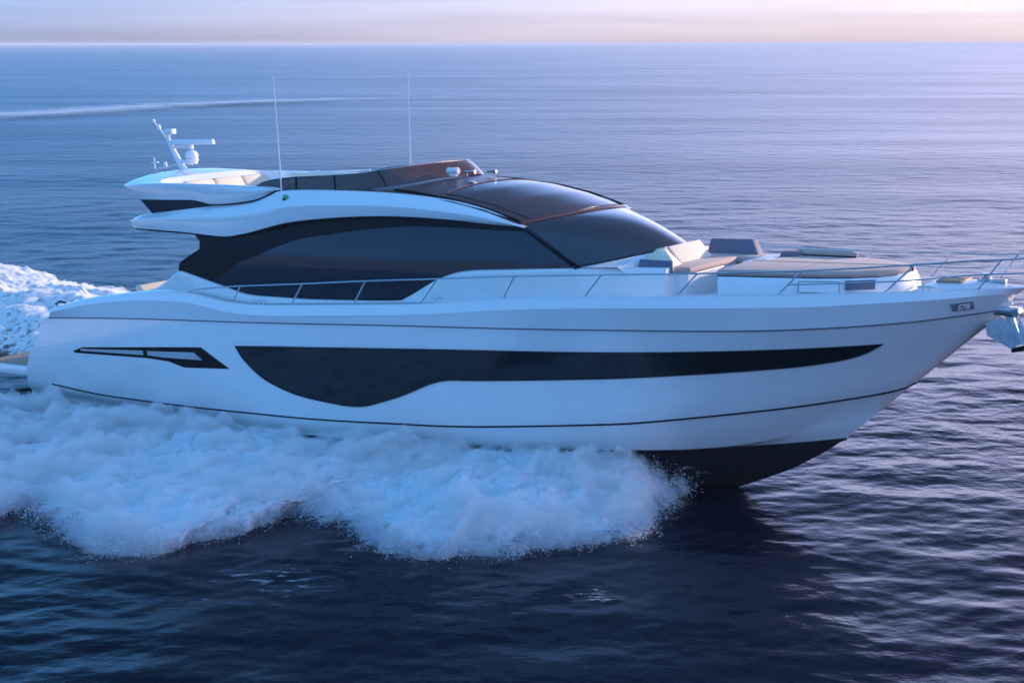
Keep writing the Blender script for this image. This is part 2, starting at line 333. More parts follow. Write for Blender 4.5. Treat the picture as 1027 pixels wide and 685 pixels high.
# ---- side windows
AL = [(5.50, 3.72), (5.75, 3.70), (6.41, 3.69), (6.99, 3.75), (7.23, 3.79), (8.37, 4.02), (9.47, 4.12), (10.52, 4.17), (11.53, 4.17), (12.62, 4.12), (13.4, 4.06), (14.22, 4.00)]
al = smooth_poly(AL, 300); glq = smooth_poly(list(zip(GL_X, GL_Z)), 300)
def side_y(x, z): return -(np.interp(x, [5, 9, 14, 15.6], [2.18, 2.2, 2.1, 1.97]) - np.interp(z, [2.4, 3.0, 3.4, 3.8, 4.2], [-.02, .01, .05, .125, .225]))
cols = []
n = 120
lo_x = np.linspace(5.02, 15.45, n); hi_x = np.interp(lo_x, [5.02, 6.4, 13.6, 15.45], [5.48, 6.5, 13.2, 14.22])
KJ = 13
g = np.zeros((n, KJ, 3))
for i in range(n):
    zl = np.interp(lo_x[i], glq[:, 0], glq[:, 1]) + .0; zh = np.interp(hi_x[i], al[:, 0], al[:, 1]) + .02
    for j, f in enumerate(np.linspace(0, 1, KJ)):
        x = lo_x[i] * (1 - f) + hi_x[i] * f; z = zl * (1 - f) + zh * f
        x += float(np.interp(f, [0, .22, .68, .92, 1], [0, -.10, .47, .10, 0])) * (1 - i / (n - 1)) ** 12
        g[i, j] = (x, side_y(x, z) - .015, z)
for sgn in (0, 1):
    sw = MB().shell(mir(g) if sgn else g, (0, -.05 if sgn else .05, 0)).build('side_window', M['glass'], root, 30)
    # black mullion band following the arch, and the pillar by the windscreen
    q = np.zeros((n, 6, 3))
    for i in range(n):
        L_ = g[i, -1, 2] - g[i, 0, 2]; w_ = min(float(np.interp(g[i, -1, 0], [5.48, 6.25, 6.9, 8.5, 11.3, 13.3, 14.2], [1.3, 1.0, .60, .40, .22, .14, .10])), L_ * .985)
        for k_ in range(6):
            f = 1 - w_ / L_ * (1 - k_ / 5)
            q[i, k_] = [np.interp(f, np.linspace(0, 1, KJ), g[i, :, c_]) for c_ in range(3)]
    q[:, :, 1] -= .008
    MB().shell(mir(q) if sgn else q, (0, -.02 if sgn else .02, 0)).build('window_band', M['black'], sw)
    pil = np.array([[g[-1, j] + (-.22, -.009, .0) for j in range(KJ)], [g[-1, j] + (.06, -.009, 0) for j in range(KJ)]])
    MB().shell(mir(pil) if sgn else pil, (0, -.06 if sgn else .06, 0)).build('windscreen_pillar', M['black'], sw)
# inner mass behind the glass (saloon walls, dark aft doors)
b = MB(); G = []
for x in np.linspace(5.95, 14.0, 20):
    zl = np.interp(x, glq[:, 0], glq[:, 1]) - .1; zh = 3.72 if x < 6 else min(4.35, np.interp(x, al[:, 0], al[:, 1]) + .1)
    G.append([(x, -1.95, zl), (x, -1.9, zh), (x, 0, zh + .05), (x, 1.9, zh), (x, 1.95, zl)])
b.grid(G); b.add(G[0], [(0, 1, 2, 3, 4)]); b.add([(5.94, -1.95, 1.55), (5.94, 1.95, 1.55), (5.94, 1.95, 3.0), (5.94, -1.95, 3.0)], [(0, 1, 2, 3)]); b.build('saloon', M['black'], root)

# ---- sweeping white roof arches
AT = [(3.40, 4.00), (3.52, 4.075), (4.09, 4.165), (6.0, 4.345), (7.24, 4.45), (7.84, 4.60), (8.1, 4.685), (8.97, 4.71), (10.33, 4.685), (11.52, 4.62), (12.6, 4.50), (13.38, 4.34), (14.0, 4.15), (14.33, 4.02)]
ALo = [(3.40, 3.96), (3.52, 3.835), (4.45, 3.785), (5.31, 3.75), (6.41, 3.685), (6.99, 3.75), (7.23, 3.79), (8.37, 4.02), (9.47, 4.125), (10.52, 4.175), (11.53, 4.175), (12.62, 4.125), (13.4, 4.06), (14.33, 4.00)]
AM = [(3.38, 3.985), (4.0, 4.04), (5.5, 4.12), (7.26, 4.22), (8.71, 4.39), (10.35, 4.42), (11.54, 4.385), (12.63, 4.295), (13.4, 4.2), (14.33, 4.01)]
def xrow(P, xs): q = smooth_poly(P, 500); return np.interp(xs, q[:, 0], q[:, 1])
xs = np.r_[3.40, np.linspace(3.46, 14.33, 130)]
zl, zm, zt = xrow(ALo, xs), xrow(AM, xs), xrow(AT, xs); zm = np.minimum(np.maximum(zm, zl), zt)
end = np.interp(xs, [3.4, 3.7, 4.4, 13.5, 14.33], [.12, .04, 0, 0, .06])
yo = np.interp(xs, [3.4, 9, 14.33], [2.13, 2.2, 2.03])
for sgn in (0, 1):
    rows = [np.stack([xs, -(yo - .42), zl + .03], 1), np.stack([xs, -(yo - .05 - end * .5), zl], 1), np.stack([xs, -(yo - .02 - end * .5), zl + .015], 1),
            np.stack([xs, -(yo + .045 - end), zm - (zm - zl) * .35], 1), np.stack([xs, -(yo + .055 - end), zm - .012], 1), np.stack([xs, -(yo + .045 - end), zm + .012], 1), np.stack([xs, -(yo - .05 - end), zm + (zt - zm) * .5], 1), np.stack([xs, -(yo - .13 - end * .5), zt - .008], 1), np.stack([xs, -(yo - .17 - end * .5), zt], 1),
            np.stack([xs, -(yo - .24), zt - .09], 1)]
    g = np.array(rows); bb = MB(); bb.grid(mir(g) if sgn else g)
    for e in (g[:, 0], g[:, -1]):
        e = mir(e) if sgn else e; bb.add(e, [tuple(range(len(e)))])
    ar = bb.build('roof_arch', M['gel'], root, 28)
    # black tube drawn as the shadow line under the arch overhang
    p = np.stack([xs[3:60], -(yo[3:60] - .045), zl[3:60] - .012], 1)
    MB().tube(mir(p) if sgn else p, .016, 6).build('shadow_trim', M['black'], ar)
# overhang slab joining the arches aft (flybridge floor)
G = []
for x in np.linspace(3.43, 10.8, 30):
    z0 = np.interp(x, xs, zl) + .04; z1 = min(np.interp(x, xs, zt) - .06, 4.28); w = np.interp(x, xs, yo) - .3
    G.append([(x, -w, z0), (x, -w, z1), (x, 0, z1 + .02), (x, w, z1), (x, w, z0)])
b = MB(); b.grid(G, cv=True); b.add(G[0], [tuple(range(5))]); b.add(G[-1], [tuple(range(5))]); b.build('flybridge_floor', M['gel2'], root)
# ---- flybridge coaming: side bands, aft corner and the athwart beam that carries the mast
S = [  # outer-top, outer-bottom, inner-top, inner-bottom  (starboard, forward to aft, then to the centreline)
    ((8.08, -2.00, 4.715), (8.08, -1.98, 4.69), (8.05, -1.93, 4.712), (8.05, -1.90, 4.60)),
    ((7.84, -2.03, 4.735), (7.84, -2.02, 4.63), (7.8, -1.92, 4.745), (7.8, -1.86, 4.5)),
    ((7.24, -2.06, 4.755), (7.24, -2.04, 4.44), (7.2, -1.91, 4.77), (7.2, -1.84, 4.4)),
    ((6.6, -2.07, 4.775), (6.6, -2.04, 4.395), (6.6, -1.90, 4.79), (6.6, -1.82, 4.38)),
    ((6.0, -2.08, 4.79), (6.0, -2.04, 4.385), (6.0, -1.90, 4.805), (6.0, -1.82, 4.38)),
    ((5.49, -2.09, 4.80), (5.49, -2.04, 4.47), (5.5, -1.90, 4.815), (5.5, -1.82, 4.45)),
    ((4.9, -2.10, 4.81), (4.9, -2.03, 4.472), (5.0, -1.90, 4.825), (5.0, -1.82, 4.45)),
    ((4.24, -2.11, 4.82), (4.35, -2.02, 4.472), (4.45, -1.86, 4.835), (4.45, -1.80, 4.45)),
    ((3.7, -2.11, 4.81), (3.95, -2.00, 4.47), (4.15, -1.72, 4.86), (4.2, -1.68, 4.6)),
    ((3.38, -2.08, 4.80), (3.75, -1.97, 4.465), (4.03, -1.55, 4.88), (4.1, -1.5, 4.68)),
    ((3.24, -1.96, 4.82), (3.66, -1.88, 4.50), (3.98, -1.35, 4.90), (4.08, -1.3, 4.72)),
    ((3.16, -1.70, 4.88), (3.58, -1.65, 4.62), (3.97, -1.05, 4.91), (4.08, -1.0, 4.76)),
    ((3.11, -1.10, 4.975), (3.52, -1.1, 4.74), (3.98, -.6, 4.925), (4.1, -.6, 4.79)),
    ((3.09, -.5, 5.02), (3.5, -.5, 4.79), (3.99, -.3, 4.93), (4.11, -.3, 4.80)),
    ((3.08, 0, 5.03), (3.5, 0, 4.80), (4.0, 0, 4.93), (4.12, 0, 4.80))]
S = np.array(S, float); S = np.stack([smooth_poly(S[:, k], 90) for k in range(4)], 1)
S = np.vstack([S, mir(S)[::-1][1:]])
prof = []
for ot, ob, it, ib in S:
    m1 = ot * .55 + ob * .45; cen = (ot + it) / 2; outw = (ot - it) / (np.linalg.norm(ot - it) + 1e-9)
    prof.append([ib, ib * .3 + it * .7, it, it * .7 + ot * .3 + (0, 0, .018), it * .25 + ot * .75 + (0, 0, .012), ot + outw * .02 - (0, 0, .015), ot * .8 + ob * .2 + outw * .045, m1 + outw * .05, ot * .3 + ob * .7 + outw * .02, ob, ob * .6 + ib * .4])
b = MB(); b.grid(prof, cv=True); b.build('flybridge_coaming', M['gel'], root, 30)
# dark inset below the coaming, aft
for s in (-1, 1):
    b = MB(); q = np.array([[(3.74, -2.0, 4.47), (4.1, -1.99, 4.15)], [(4.6, -2.01, 4.475), (4.6, -2.01, 4.20)], [(5.5, -2.01, 4.475), (5.5, -2.02, 4.29)], [(6.05, -2.02, 4.40), (6.05, -2.03, 4.34)]])
    b.shell(mir(q) if s > 0 else q, (0, -.1 * s, 0)); b.build('smoked_inset', M['glass'], root)
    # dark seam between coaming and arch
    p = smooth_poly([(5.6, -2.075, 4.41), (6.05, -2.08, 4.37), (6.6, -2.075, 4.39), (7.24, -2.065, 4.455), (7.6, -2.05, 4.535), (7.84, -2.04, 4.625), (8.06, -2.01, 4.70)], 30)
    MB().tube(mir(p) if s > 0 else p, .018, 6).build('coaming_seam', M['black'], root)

# ---- roof
def roof_z(x, y):
    e = np.interp(x, [8, 8.97, 10.33, 11.52, 12.6, 13.38, 14.0, 14.33], [4.66, 4.70, 4.675, 4.605, 4.485, 4.325, 4.14, 4.02])
    cr = np.interp(x, [8, 11, 12.2, 13.4, 14.6], [.1, .19, .18, .13, .085])
    return e + cr * (1 - (abs(y) / 2.0) ** 2.2)
def top_x(y): return 14.2 + .35 * (1 - (y / 1.95) ** 2)
ys = np.linspace(-1.98, 1.98, 33); G = []
for f in np.linspace(0, 1, 40):
    G.append([( (1 - f) * 10.0 + f * top_x(y), y, roof_z(min((1 - f) * 10.0 + f * (14.25), 14.33), y)) for y in ys])
G = np.array(G); MB().shell(G, (0, 0, -.05)).build('roof', M['roof'], root)
def skin_z(x, y): return roof_z(10 + (x - 10) / (top_x(y) - 10) * 4.25, y)
# glass panel in the roof with its frame
yy = np.linspace(-1.62, 1.62, 25); Gp = []
for f in np.linspace(0, 1, 20):
    Gp.append([(x_, y, skin_z(x_, y) + .012) for y in yy for x_ in [(1 - f) * 12.25 + f * (top_x(y) - .12)]])
sr = MB().shell(np.array(Gp), (0, 0, -.02)).build('roof_window', M['roofglass'], root)
MB().tube([(12.2, y, skin_z(12.2, y) + .012) for y in yy], .022, 6).build('window_frame', M['brown'], sr)
for s in (-1, 1):
    p = [(x, s * np.interp(x, [10.9, 12.2, 14.15], [1.76, 1.88, 1.90]), skin_z(x, np.interp(x, [10.9, 12.2, 14.15], [1.76, 1.88, 1.90])) + .015) for x in np.linspace(11.0, 14.15, 24)]
    MB().tube(p, .026, 6).build('roof_rail', M['black'], root)
# ---- windscreen
G = []
for t in np.linspace(0, 1, 24):
    r = []
    for u in np.linspace(-1, 1, 41):
        yt, yb = 1.95 * u, 2.0 * u
        top = np.array([top_x(yt), yt, roof_z(14.25, yt) + .0]); bot = np.array([15.42 + 1.02 * (1 - abs(u) ** 2.2), yb * .985, 3.27 + .20 * (1 - u * u)])
        p = top * (1 - t) + bot * t; p[2] += .10 * 4 * t * (1 - t) * (.6 + .4 * (1 - u * u)); p[0] += .02 * 4 * t * (1 - t)
        r.append(p)
    G.append(r)
G = np.array(G); ws = MB().shell(G, (-.03, 0, -.04)).build('windscreen', M['screen'], root)
tp = G[0].copy(); tp[:, 2] += .012; MB().tube(tp, .026, 6).build('windscreen_frame', M['brown'], ws)
bp = G[-1].copy(); bp[:, 2] += .0; MB().tube(bp, .022, 6).build('windscreen_frame', M['black'], ws)
# moulding between windscreen foot and foredeck lounge
G = []
for u in np.linspace(-1, 1, 41):
    y = 2.0 * u * .985; x0 = 15.42 + 1.02 * (1 - abs(u) ** 2.2); z0 = 3.27 + .20 * (1 - u * u)
    G.append([(x0 - .05, y, z0 - .03), (x0 + .05, y * .99, z0 + .0), (max(x0 + .10, 16.25 + .2 * (1 - abs(u))), y * .93, 3.28 + .12 * (1 - u * u)), (max(x0 + .13, 16.42), y * .88, 3.12)])
MB().grid(G).build('windscreen_moulding', M['gel2'], root)

# ---- flybridge wind deflector
half = [(7.15, -1.88, 4.74, 4.70), (7.62, -1.87, 4.88, 4.70), (8.3, -1.86, 4.95, 4.71), (9.0, -1.84, 4.975, 4.71), (10.0, -1.76, 5.02, 4.74), (10.45, -1.55, 5.07, 4.78), (10.68, -1.15, 5.11, 4.82), (10.78, -.6, 5.13, 4.855), (10.82, 0, 5.14, 4.865)]
H = smooth_poly(half, 40); H = np.vstack([H, (H * (1, -1, 1, 1))[::-1][1:]])
G = []
for x, y, zt_, zb_ in H:
    k = np.interp(x, [7, 9.8, 10.6, 10.8], [0.02, .12, .34, .40]); outy = np.sign(y) * np.interp(x, [7, 10, 10.8], [.07, .12, .06])
    G.append([(x + k * f, y + outy * f, zt_ * (1 - f) + (zb_ - .03) * f + .03 * 4 * f * (1 - f)) for f in np.linspace(0, 1, 6)])
G = np.array(G); df = MB().shell(G, (-.02, 0, -.005)).build('wind_deflector', M['brown'], root)
MB().tube(G[:, 0] + (0, 0, .006), .012, 6).build('deflector_trim', M['steel'], df)
MB().tube([G[k, 0] + (.0, -.005, 0) for k in range(2, 16)], .016, 6).build('deflector_trim', M['groove'], df)
for k in (10, 18, 26, len(G) - 11, len(G) - 19, len(G) - 27):
    MB().tube(G[k] + (0, np.sign(G[k, 0, 1]) * .012, .004), .014, 6).build('deflector_joint', M['black'], df)
# dark roof shoulder between arch and deflector
for s in (-1, 1):
    G2 = np.array([[(x, -1.98, np.interp(x, [8, 8.97, 10.33], [4.66, 4.695, 4.67]) + .008), (x, -1.8, 4.73), (x, -1.5, 4.76)] for x in np.linspace(7.95, 10.35, 16)])
    MB().shell(mir(G2) if s > 0 else G2, (0, 0, -.05)).build('roof_shoulder', M['roof'], root)

# flybridge furniture
b = MB(); b.hexa([(4.15, -.95, 4.28), (4.95, -.95, 4.28), (4.95, 1.85, 4.28), (4.15, 1.85, 4.28), (4.15, -.95, 4.50), (4.95, -.95, 4.52), (4.95, 1.85, 4.52), (4.15, 1.85, 4.50)], .05)
so = b.build('flybridge_sofa', M['cream'], root)
for y0 in (-.95, -.02, .91):
    MB().hexa([(4.08, y0, 4.48), (4.34, y0, 4.48), (4.34, y0 + .9, 4.48), (4.08, y0 + .9, 4.48), (3.98, y0, 4.80), (4.14, y0, 4.80), (4.14, y0 + .9, 4.80), (3.98, y0 + .9, 4.80)], .05).build('back_cushion', M['cream'], so)
MB().box(4.95, 7.0, 1.25, 1.85, 4.28, 4.50, .05).build('seat_cushion', M['cream'], so)
MB().hexa([(4.9, 1.62, 4.48), (7.0, 1.62, 4.48), (7.0, 1.86, 4.48), (4.9, 1.86, 4.48), (4.9, 1.74, 4.80), (7.0, 1.74, 4.80), (7.0, 1.9, 4.80), (4.9, 1.9, 4.80)], .05).build('back_cushion', M['cream'], so)
tb = MB().box(5.5, 6.5, .1, .9, 4.60, 4.64, .015).build('flybridge_table', M['teak'], root); MB().tube([(6, .5, 4.26), (6, .5, 4.6)], .05).build('table_leg', M['steel'], tb)
hc = MB().hexa([(9.3, .1, 4.26), (10.4, .1, 4.26), (10.4, 1.5, 4.26), (9.3, 1.5, 4.26), (9.6, .1, 4.82), (10.4, .1, 4.92), (10.4, 1.5, 4.92), (9.6, 1.5, 4.82)], .05).build('helm_console', M['black'], root)
tt = np.linspace(0, 2 * np.pi, 25); MB().tube([(9.42 + .07 * math.sin(a), .8 + .2 * math.cos(a), 4.78 + .18 * math.sin(a)) for a in tt], .015, 6, False).build('steering_wheel', M['black'], hc)
for y in (.55, 1.2):
    hs = MB().box(8.4, 8.85, y - .25, y + .25, 4.55, 4.66, .04).build('helm_seat', M['slate'], root); MB().hexa([(8.38, y - .25, 4.62), (8.5, y - .25, 4.62), (8.5, y + .25, 4.62), (8.38, y + .25, 4.62), (8.32, y - .22, 4.84), (8.42, y - .22, 4.84), (8.42, y + .22, 4.84), (8.32, y + .22, 4.84)], .03).build('backrest', M['slate'], hs)
    MB().tube([(8.62, y, 4.26), (8.62, y, 4.56)], .05).build('pedestal', M['steel'], hs)
for s in (-1, 1):
    if s > 0:
        fr = MB().tube([(4.2, s * 1.98, 4.84), (4.7, s * 1.95, 4.80), (5.6, s * 1.93, 4.815), (6.4, s * 1.92, 4.83), (7.3, 1.9, 4.86)], .016).build('flybridge_rail', M['white'], root)
        for x in (4.9, 5.62): MB().tube([(x, s * 1.93, 4.65), (x, s * 1.93, 4.84)], .03).build('rail_post', M['white'], fr)

# searchlight and horns on the roof
b = MB(); b.box(11.36, 11.5, -.42, -.28, 4.86, 4.92, .01); b.tube([(11.30, -.35, 4.97), (11.55, -.35, 4.97)], .075, 14)
sl = b.build('searchlight', M['white'], root); MB().tube([(11.55, -.35, 4.97), (11.565, -.35, 4.97)], .065, 14).build('lens', M['lens'], sl)
b = MB(); b.tube([(11.45, .02, 4.93), (11.6, .02, 4.93), (11.72, .02, 4.93)], [.025, .03, .055], 12); b.tube([(11.5, .02, 4.84), (11.5, .02, 4.93)], .02)
b.build('horn', M['steel'], root)
b = MB(); b.tube([(11.5, .75, 4.89), (11.62, .75, 4.89), (11.74, .75, 4.89)], [.02, .025, .045], 12); b.tube([(11.55, .75, 4.82), (11.55, .75, 4.9)], .018); b.build('horn', M['steel'], root)
MB().ball((12.0, -.5, skin_z(12.0, -.5) + .02), .05, (1.6, 1, .4)).build('roof_light', M['white'], root)

# ---- mast with radar
b = MB(); b.tube([(3.22, 0, 4.96), (3.05, 0, 5.15), (2.82, 0, 5.5), (2.66, 0, 5.80)], [.10, .085, .07, .055], 10); b.tube([(3.45, 0, 4.96), (3.2, 0, 5.05), (3.02, 0, 5.22)], [.06, .06, .05], 8); b.box(3.05, 3.6, -.14, .14, 4.95, 5.03, .02)
mast = b.build('radar_mast', M['white'], root); mast.location = (0, 0, -.06)
b = MB(); b.tube([(2.76, 0, 5.60), (3.35, 0, 5.62)], .035); b.tube([(3.4, 0, 5.55), (3.4, 0, 5.66)], .07, 10); b.hexa([(2.72, -.06, 5.66), (4.18, -.06, 5.655), (4.18, .06, 5.655), (2.72, .06, 5.66), (2.74, -.045, 5.78), (4.16, -.045, 5.775), (4.16, .045, 5.775), (2.74, .045, 5.78)], .02)
b.build('radar_scanner', M['white'], mast)
b = MB(); b.ball((3.42, 0, 5.40), .155, (1, 1, .85)); b.tube([(3.42, 0, 5.20), (3.42, 0, 5.32)], [.12, .165], 16); b.tube([(2.98, 0, 5.28), (3.42, 0, 5.22)], .05); b.build('radome', M['white'], mast)
b = MB(); b.tube([(2.66, 0, 5.78), (2.52, 0, 5.90), (2.38, 0, 6.05), (2.22, 0, 6.22)], [.035, .03, .028, .022]); b.ball((2.2, 0, 6.24), .045); b.ball((2.36, 0, 6.08), .065, (.9, .9, 1.2)); b.build('anchor_light', M['white'], mast)
b = MB(); b.tube([(2.66, 0, 5.78), (2.70, 0, 5.92)], .04); b.box(2.60, 2.88, -.08, .08, 5.91, 6.04, .025); b.build('night_camera', M['white'], mast)
b = MB(); b.tube([(2.98, 0, 5.2), (2.5, 0, 5.12), (2.12, 0, 5.08)], .025); b.tube([(2.12, 0, 5.08), (2.12, 0, 5.36)], .02); b.tube([(2.0, 0, 5.24), (2.26, 0, 5.25)], .022); b.tube([(2.5, 0, 5.10), (2.5, 0, 5.26)], [.05, .035], 8); b.build('instrument_arm', M['white'], mast)
# whip antennas and navigation lights
for s in (-1, 1):
    ax_ = 0 if s < 0 else .24
    wa = MB().tube([(8.14 + ax_, s * 2.04, 4.62), (8.16 + ax_, s * 2.07, 5.8), (8.17 + ax_, s * 2.1, 7.08)], [.02, .013, .008], 6).build('whip_antenna', M['white'], root)
    MB().tube([(8.14 + ax_, s * 2.04, 4.50), (8.14 + ax_, s * 2.04, 4.68)], .032, 8).build('antenna_base', M['white'], wa)
    nl = MB().tube([(8.30, s * 2.12, 4.50), (8.30, s * 2.12, 4.53)], .06, 12).build('navigation_light', M['black'], root)
    MB().ball((8.34, s * 2.14, 4.56), .065, (1.2, .8, .9)).build('lens', M['green'] if s < 0 else M['red'], nl)

# ---- guard rails
STX = [7.21, 8.9, 10.59, 12.27, 14.2, 15.9, 17.66, 19.4, 21.13, 22.55]
TOPX = [7.47, 9.25, 10.93, 12.72, 14.47, 16.26, 18.06, 19.83, 21.61, 22.95]
RT = smooth_poly([(5.72, 2.50), (6.03, 2.585), (6.8, 2.67), (7.47, 2.73), (9.25, 2.845), (10.93, 2.96), (12.72, 3.06), (14.47, 3.155), (16.26, 3.215), (18.06, 3.26), (19.83, 3.30), (21.61, 3.38), (22.95, 3.45), (23.6, 3.50), (24.0, 3.52)], 160)
rt = lambda x: np.interp(x, RT[:, 0], RT[:, 1])
ry = lambda x: -max(Bh(min(x, 23.2)) - .08, float(np.interp(x, [22.5, 23.4, 23.8, 24.0], [.46, .42, .30, .12])))
for s in (-1, 1):
    pts = [(5.66, ry(5.66), 2.46)] + [(x, ry(x), z) for x, z in RT]
    pts = np.array(pts); pts[:, 1] *= -s
    rail = MB().tube(pts, .0155, 8).build('guard_rail', M['steel'], root)
    for a, c in zip(STX, TOPX):
        MB().tube([(a, -s * ry(a) , Gz(a) + .0), (a * .5 + c * .5, -s * ry((a + c) / 2), (Gz(a) + rt(c)) / 2), (c, -s * ry(c), rt(c))], .015, 8).build('stanchion', M['steel'], rail)
    mid = [(x, -s * ry(x), z) for x, z in smooth_poly([(19.58, 3.06), (20.5, 3.08), (21.46, 3.11), (22.56, 3.19), (23.2, 3.23), (23.7, 3.26)], 40)]
    MB().tube(mid, .014, 6).build('mid_rail', M['steel'], rail)
# cleats on the gunwale
for s in (-1, 1):
    for x in (8.05, 12.72, 21.75):
        y = s * (Bh(x) - .07 - (.12 if x > 20 else 0)); z = Gz(x) + .02 - (.02 if x > 20 else 0)
        b = MB(); b.tube([(x - .17, y, z + .075), (x, y, z + .085), (x + .17, y, z + .075)], [.014, .022, .014], 8); b.tube([(x - .06, y, z - .03), (x - .06, y, z + .08)], .018); b.tube([(x + .06, y, z - .03), (x + .06, y, z + .08)], .018)
        b.build('cleat', M['galv'], root)

# ---- foredeck lounge: sofa against the windscreen, port arm, sunpad
b = MB(); b.hexa([(16.5, -1.12, 2.6), (17.25, -1.12, 2.6), (17.25, 1.5, 2.6), (16.5, 1.5, 2.6), (16.5, -1.2, 3.20), (17.38, -1.2, 3.20), (17.38, 1.5, 3.20), (16.5, 1.5, 3.20)], .03)
b.hexa([(17.2, .75, 2.6), (17.95, .75, 2.6), (17.95, 1.4, 2.6), (17.2, 1.4, 2.6), (17.2, .7, 3.16), (17.98, .7, 3.16), (17.98, 1.4, 3.16), (17.2, 1.4, 3.16)], .03)
sofa = b.build('foredeck_sofa', M['gel2'], root); sofa.location = (0, 0, -.085)
MB().hexa([(16.75, -1.2, 3.205), (17.42, -1.2, 3.205), (17.42, .72, 3.205), (16.75, .72, 3.205), (16.75, -1.2, 3.33), (17.42, -1.2, 3.32), (17.42, .72, 3.32), (16.75, .72, 3.33)], .04).build('seat_cushion', M['taupe'], sofa)
MB().hexa([(16.75, .74, 3.17), (17.98, .70, 3.17), (17.98, 1.35, 3.17), (16.75, 1.35, 3.17), (16.75, .74, 3.32), (17.98, .70, 3.31), (17.98, 1.35, 3.31), (16.75, 1.35, 3.32)], .04).build('seat_cushion', M['taupe'], sofa)
def wedge(v8, m, bev=.025): return MB().hexa(v8, bev, 3).build('back_cushion', m, sofa)
wedge([(16.45, -.62, 3.32), (16.92, -.62, 3.32), (16.92, .62, 3.32), (16.45, .62, 3.32), (16.42, -.62, 3.58), (16.66, -.62, 3.64), (16.66, .62, 3.64), (16.42, .62, 3.58)], M['cream'])
wedge([(16.5, -1.36, 3.25), (17.15, -1.36, 3.25), (17.05, -.72, 3.28), (16.5, -.72, 3.28), (16.5, -1.30, 3.47), (17.12, -1.30, 3.47), (16.62, -.72, 3.63), (16.45, -.72, 3.60)], M['cream'])
MB().hexa([(16.42, -1.40, 3.24), (17.16, -1.40, 3.20), (17.16, -1.345, 3.20), (16.42, -1.345, 3.24), (16.44, -1.36, 3.47), (17.13, -1.36, 3.455), (17.13, -1.305, 3.455), (16.44, -1.305, 3.47)], .012).build('side_panel', M['slate'], sofa)
MB().hexa([(16.62, -.66, 3.33), (16.85, -.74, 3.33), (16.85, -.60, 3.33), (16.62, -.60, 3.33), (16.44, -.73, 3.60), (16.62, -.73, 3.64), (16.62, -.6, 3.64), (16.44, -.6, 3.60)], .015).build('corner_panel', M['taupe'], sofa)
MB().hexa([(16.55, 1.06, 3.31), (17.68, 1.06, 3.30), (17.68, 1.34, 3.30), (16.55, 1.34, 3.31), (16.6, 1.16, 3.60), (17.52, 1.16, 3.60), (17.52, 1.36, 3.60), (16.6, 1.36, 3.60)], .03).build('back_cushion', M['slate'], sofa)
# sunpad base (coachroof forward part)
def plan(x): return float(np.interp(x, [18.05, 19, 20, 20.5, 20.9, 21.12, 21.22], [1.33, 1.26, 1.13, .98, .72, .42, .05]))
xs = np.r_[np.linspace(18.05, 20.2, 20), np.linspace(20.3, 21.22, 18)]
G = []
for x in xs:
    w = plan(x); G.append([(x + .10, -w - .16, 2.55), (x + .05, -w - .10, 2.95), (x + .02, -w - .03, 3.10), (x, -w + .02, 3.14), (x, 0, 3.15)])
G = np.array(G); b = MB(); b.grid(G); b.grid(mir(G)); e = G[0]; b.add(list(e) + list(mir(e))[::-1], [tuple(range(10))]); b.add(list(G[-1]) + list(mir(G[-1]))[::-1], [tuple(range(10))])
sb_ = b.build('sunpad_base', M['gel2'], root)
for s in (-1, 1):  # lockers let into the base side
    q = np.array([[(x, -plan(x) - .085, 3.07), (x + .02, -plan(x) - .15, 2.88)] for x in np.linspace(19.62, 20.32, 10)])
    MB().shell(mir(q) if s > 0 else q, (0, .03 * -s, 0)).build('locker_door', M['white'], sb_)
    lp_ = np.vstack([q[:, 0], q[::-1, 1], q[:1, 0]]); MB().tube(mir(lp_) if s > 0 else lp_, .007, 5, False).build('door_seal', M['groove'], sb_)
    q = np.array([[(x, -plan(x) - .085, 3.085), (x + .02, -plan(x) - .145, 2.93)] for x in np.linspace(20.42, 20.86, 8)])
    MB().shell(mir(q) if s > 0 else q, (0, .03 * -s, 0)).build('side_recess', M['slate'], sb_)
    b = MB().ball((19.35, s * (plan(19.35) + .13), 2.80), .035); b.build('courtesy_light', M['black'], sb_)
G = []
for x in xs:
    w = plan(x) - .02; G.append([(x, -w, 3.15), (x, -w - .02, 3.21), (x, -w + .02, 3.25), (x, -w + .08, 3.265), (x, 0, 3.28)])
G = np.array(G); b = MB(); b.grid(G); b.grid(mir(G)); e = G[0]; b.add(list(e) + list(mir(e))[::-1], [tuple(range(10))])
pad = b.build('sunpad', M['taupe'], root, 50); pad.location = (0, 0, -.03)
G = np.array([[(x, -(plan(x) - .01), 3.165), (x, -(plan(x) + .012), 3.155)] for x in xs]); b = MB(); b.shell(G, (0, 0, -.035)); b.shell(mir(G), (0, 0, -.035)); b.build('sunpad_shadow_line', M['black'], pad)  # black strip puts in the dark shadow gap under the pad
for x in (18.75, 19.45, 20.15):
    w = plan(x) - .05; MB().tube([(x, y, 3.266 + .0145 * (1 - abs(y) / w)) for y in np.linspace(-w, w, 15)], .007, 5).build('seam', M['seam'], pad)
MB().tube([(x, 0, 3.281) for x in np.linspace(18.1, 21.1, 12)], .007, 5).build('seam', M['seam'], pad)
MB().tube([(x, plan(x) - .12, 3.31) for x in np.linspace(18.4, 19.75, 12)], [.03] + [.085] * 10 + [.03], 12).build('bolster', M['taupe'], pad)
MB().tube([(x, plan(x) - .20, 3.275) for x in np.linspace(18.4, 19.75, 12)], .02, 6).build('bolster_welt', M['black'], pad)
MB().hexa([(17.86, .15, 2.6), (18.12, .15, 2.6), (18.12, 1.2, 2.6), (17.86, 1.2, 2.6), (17.80, .15, 3.25), (18.30, .15, 3.29), (18.30, 1.2, 3.29), (17.80, 1.2, 3.25)], .03).build('console', M['gel2'], pad)
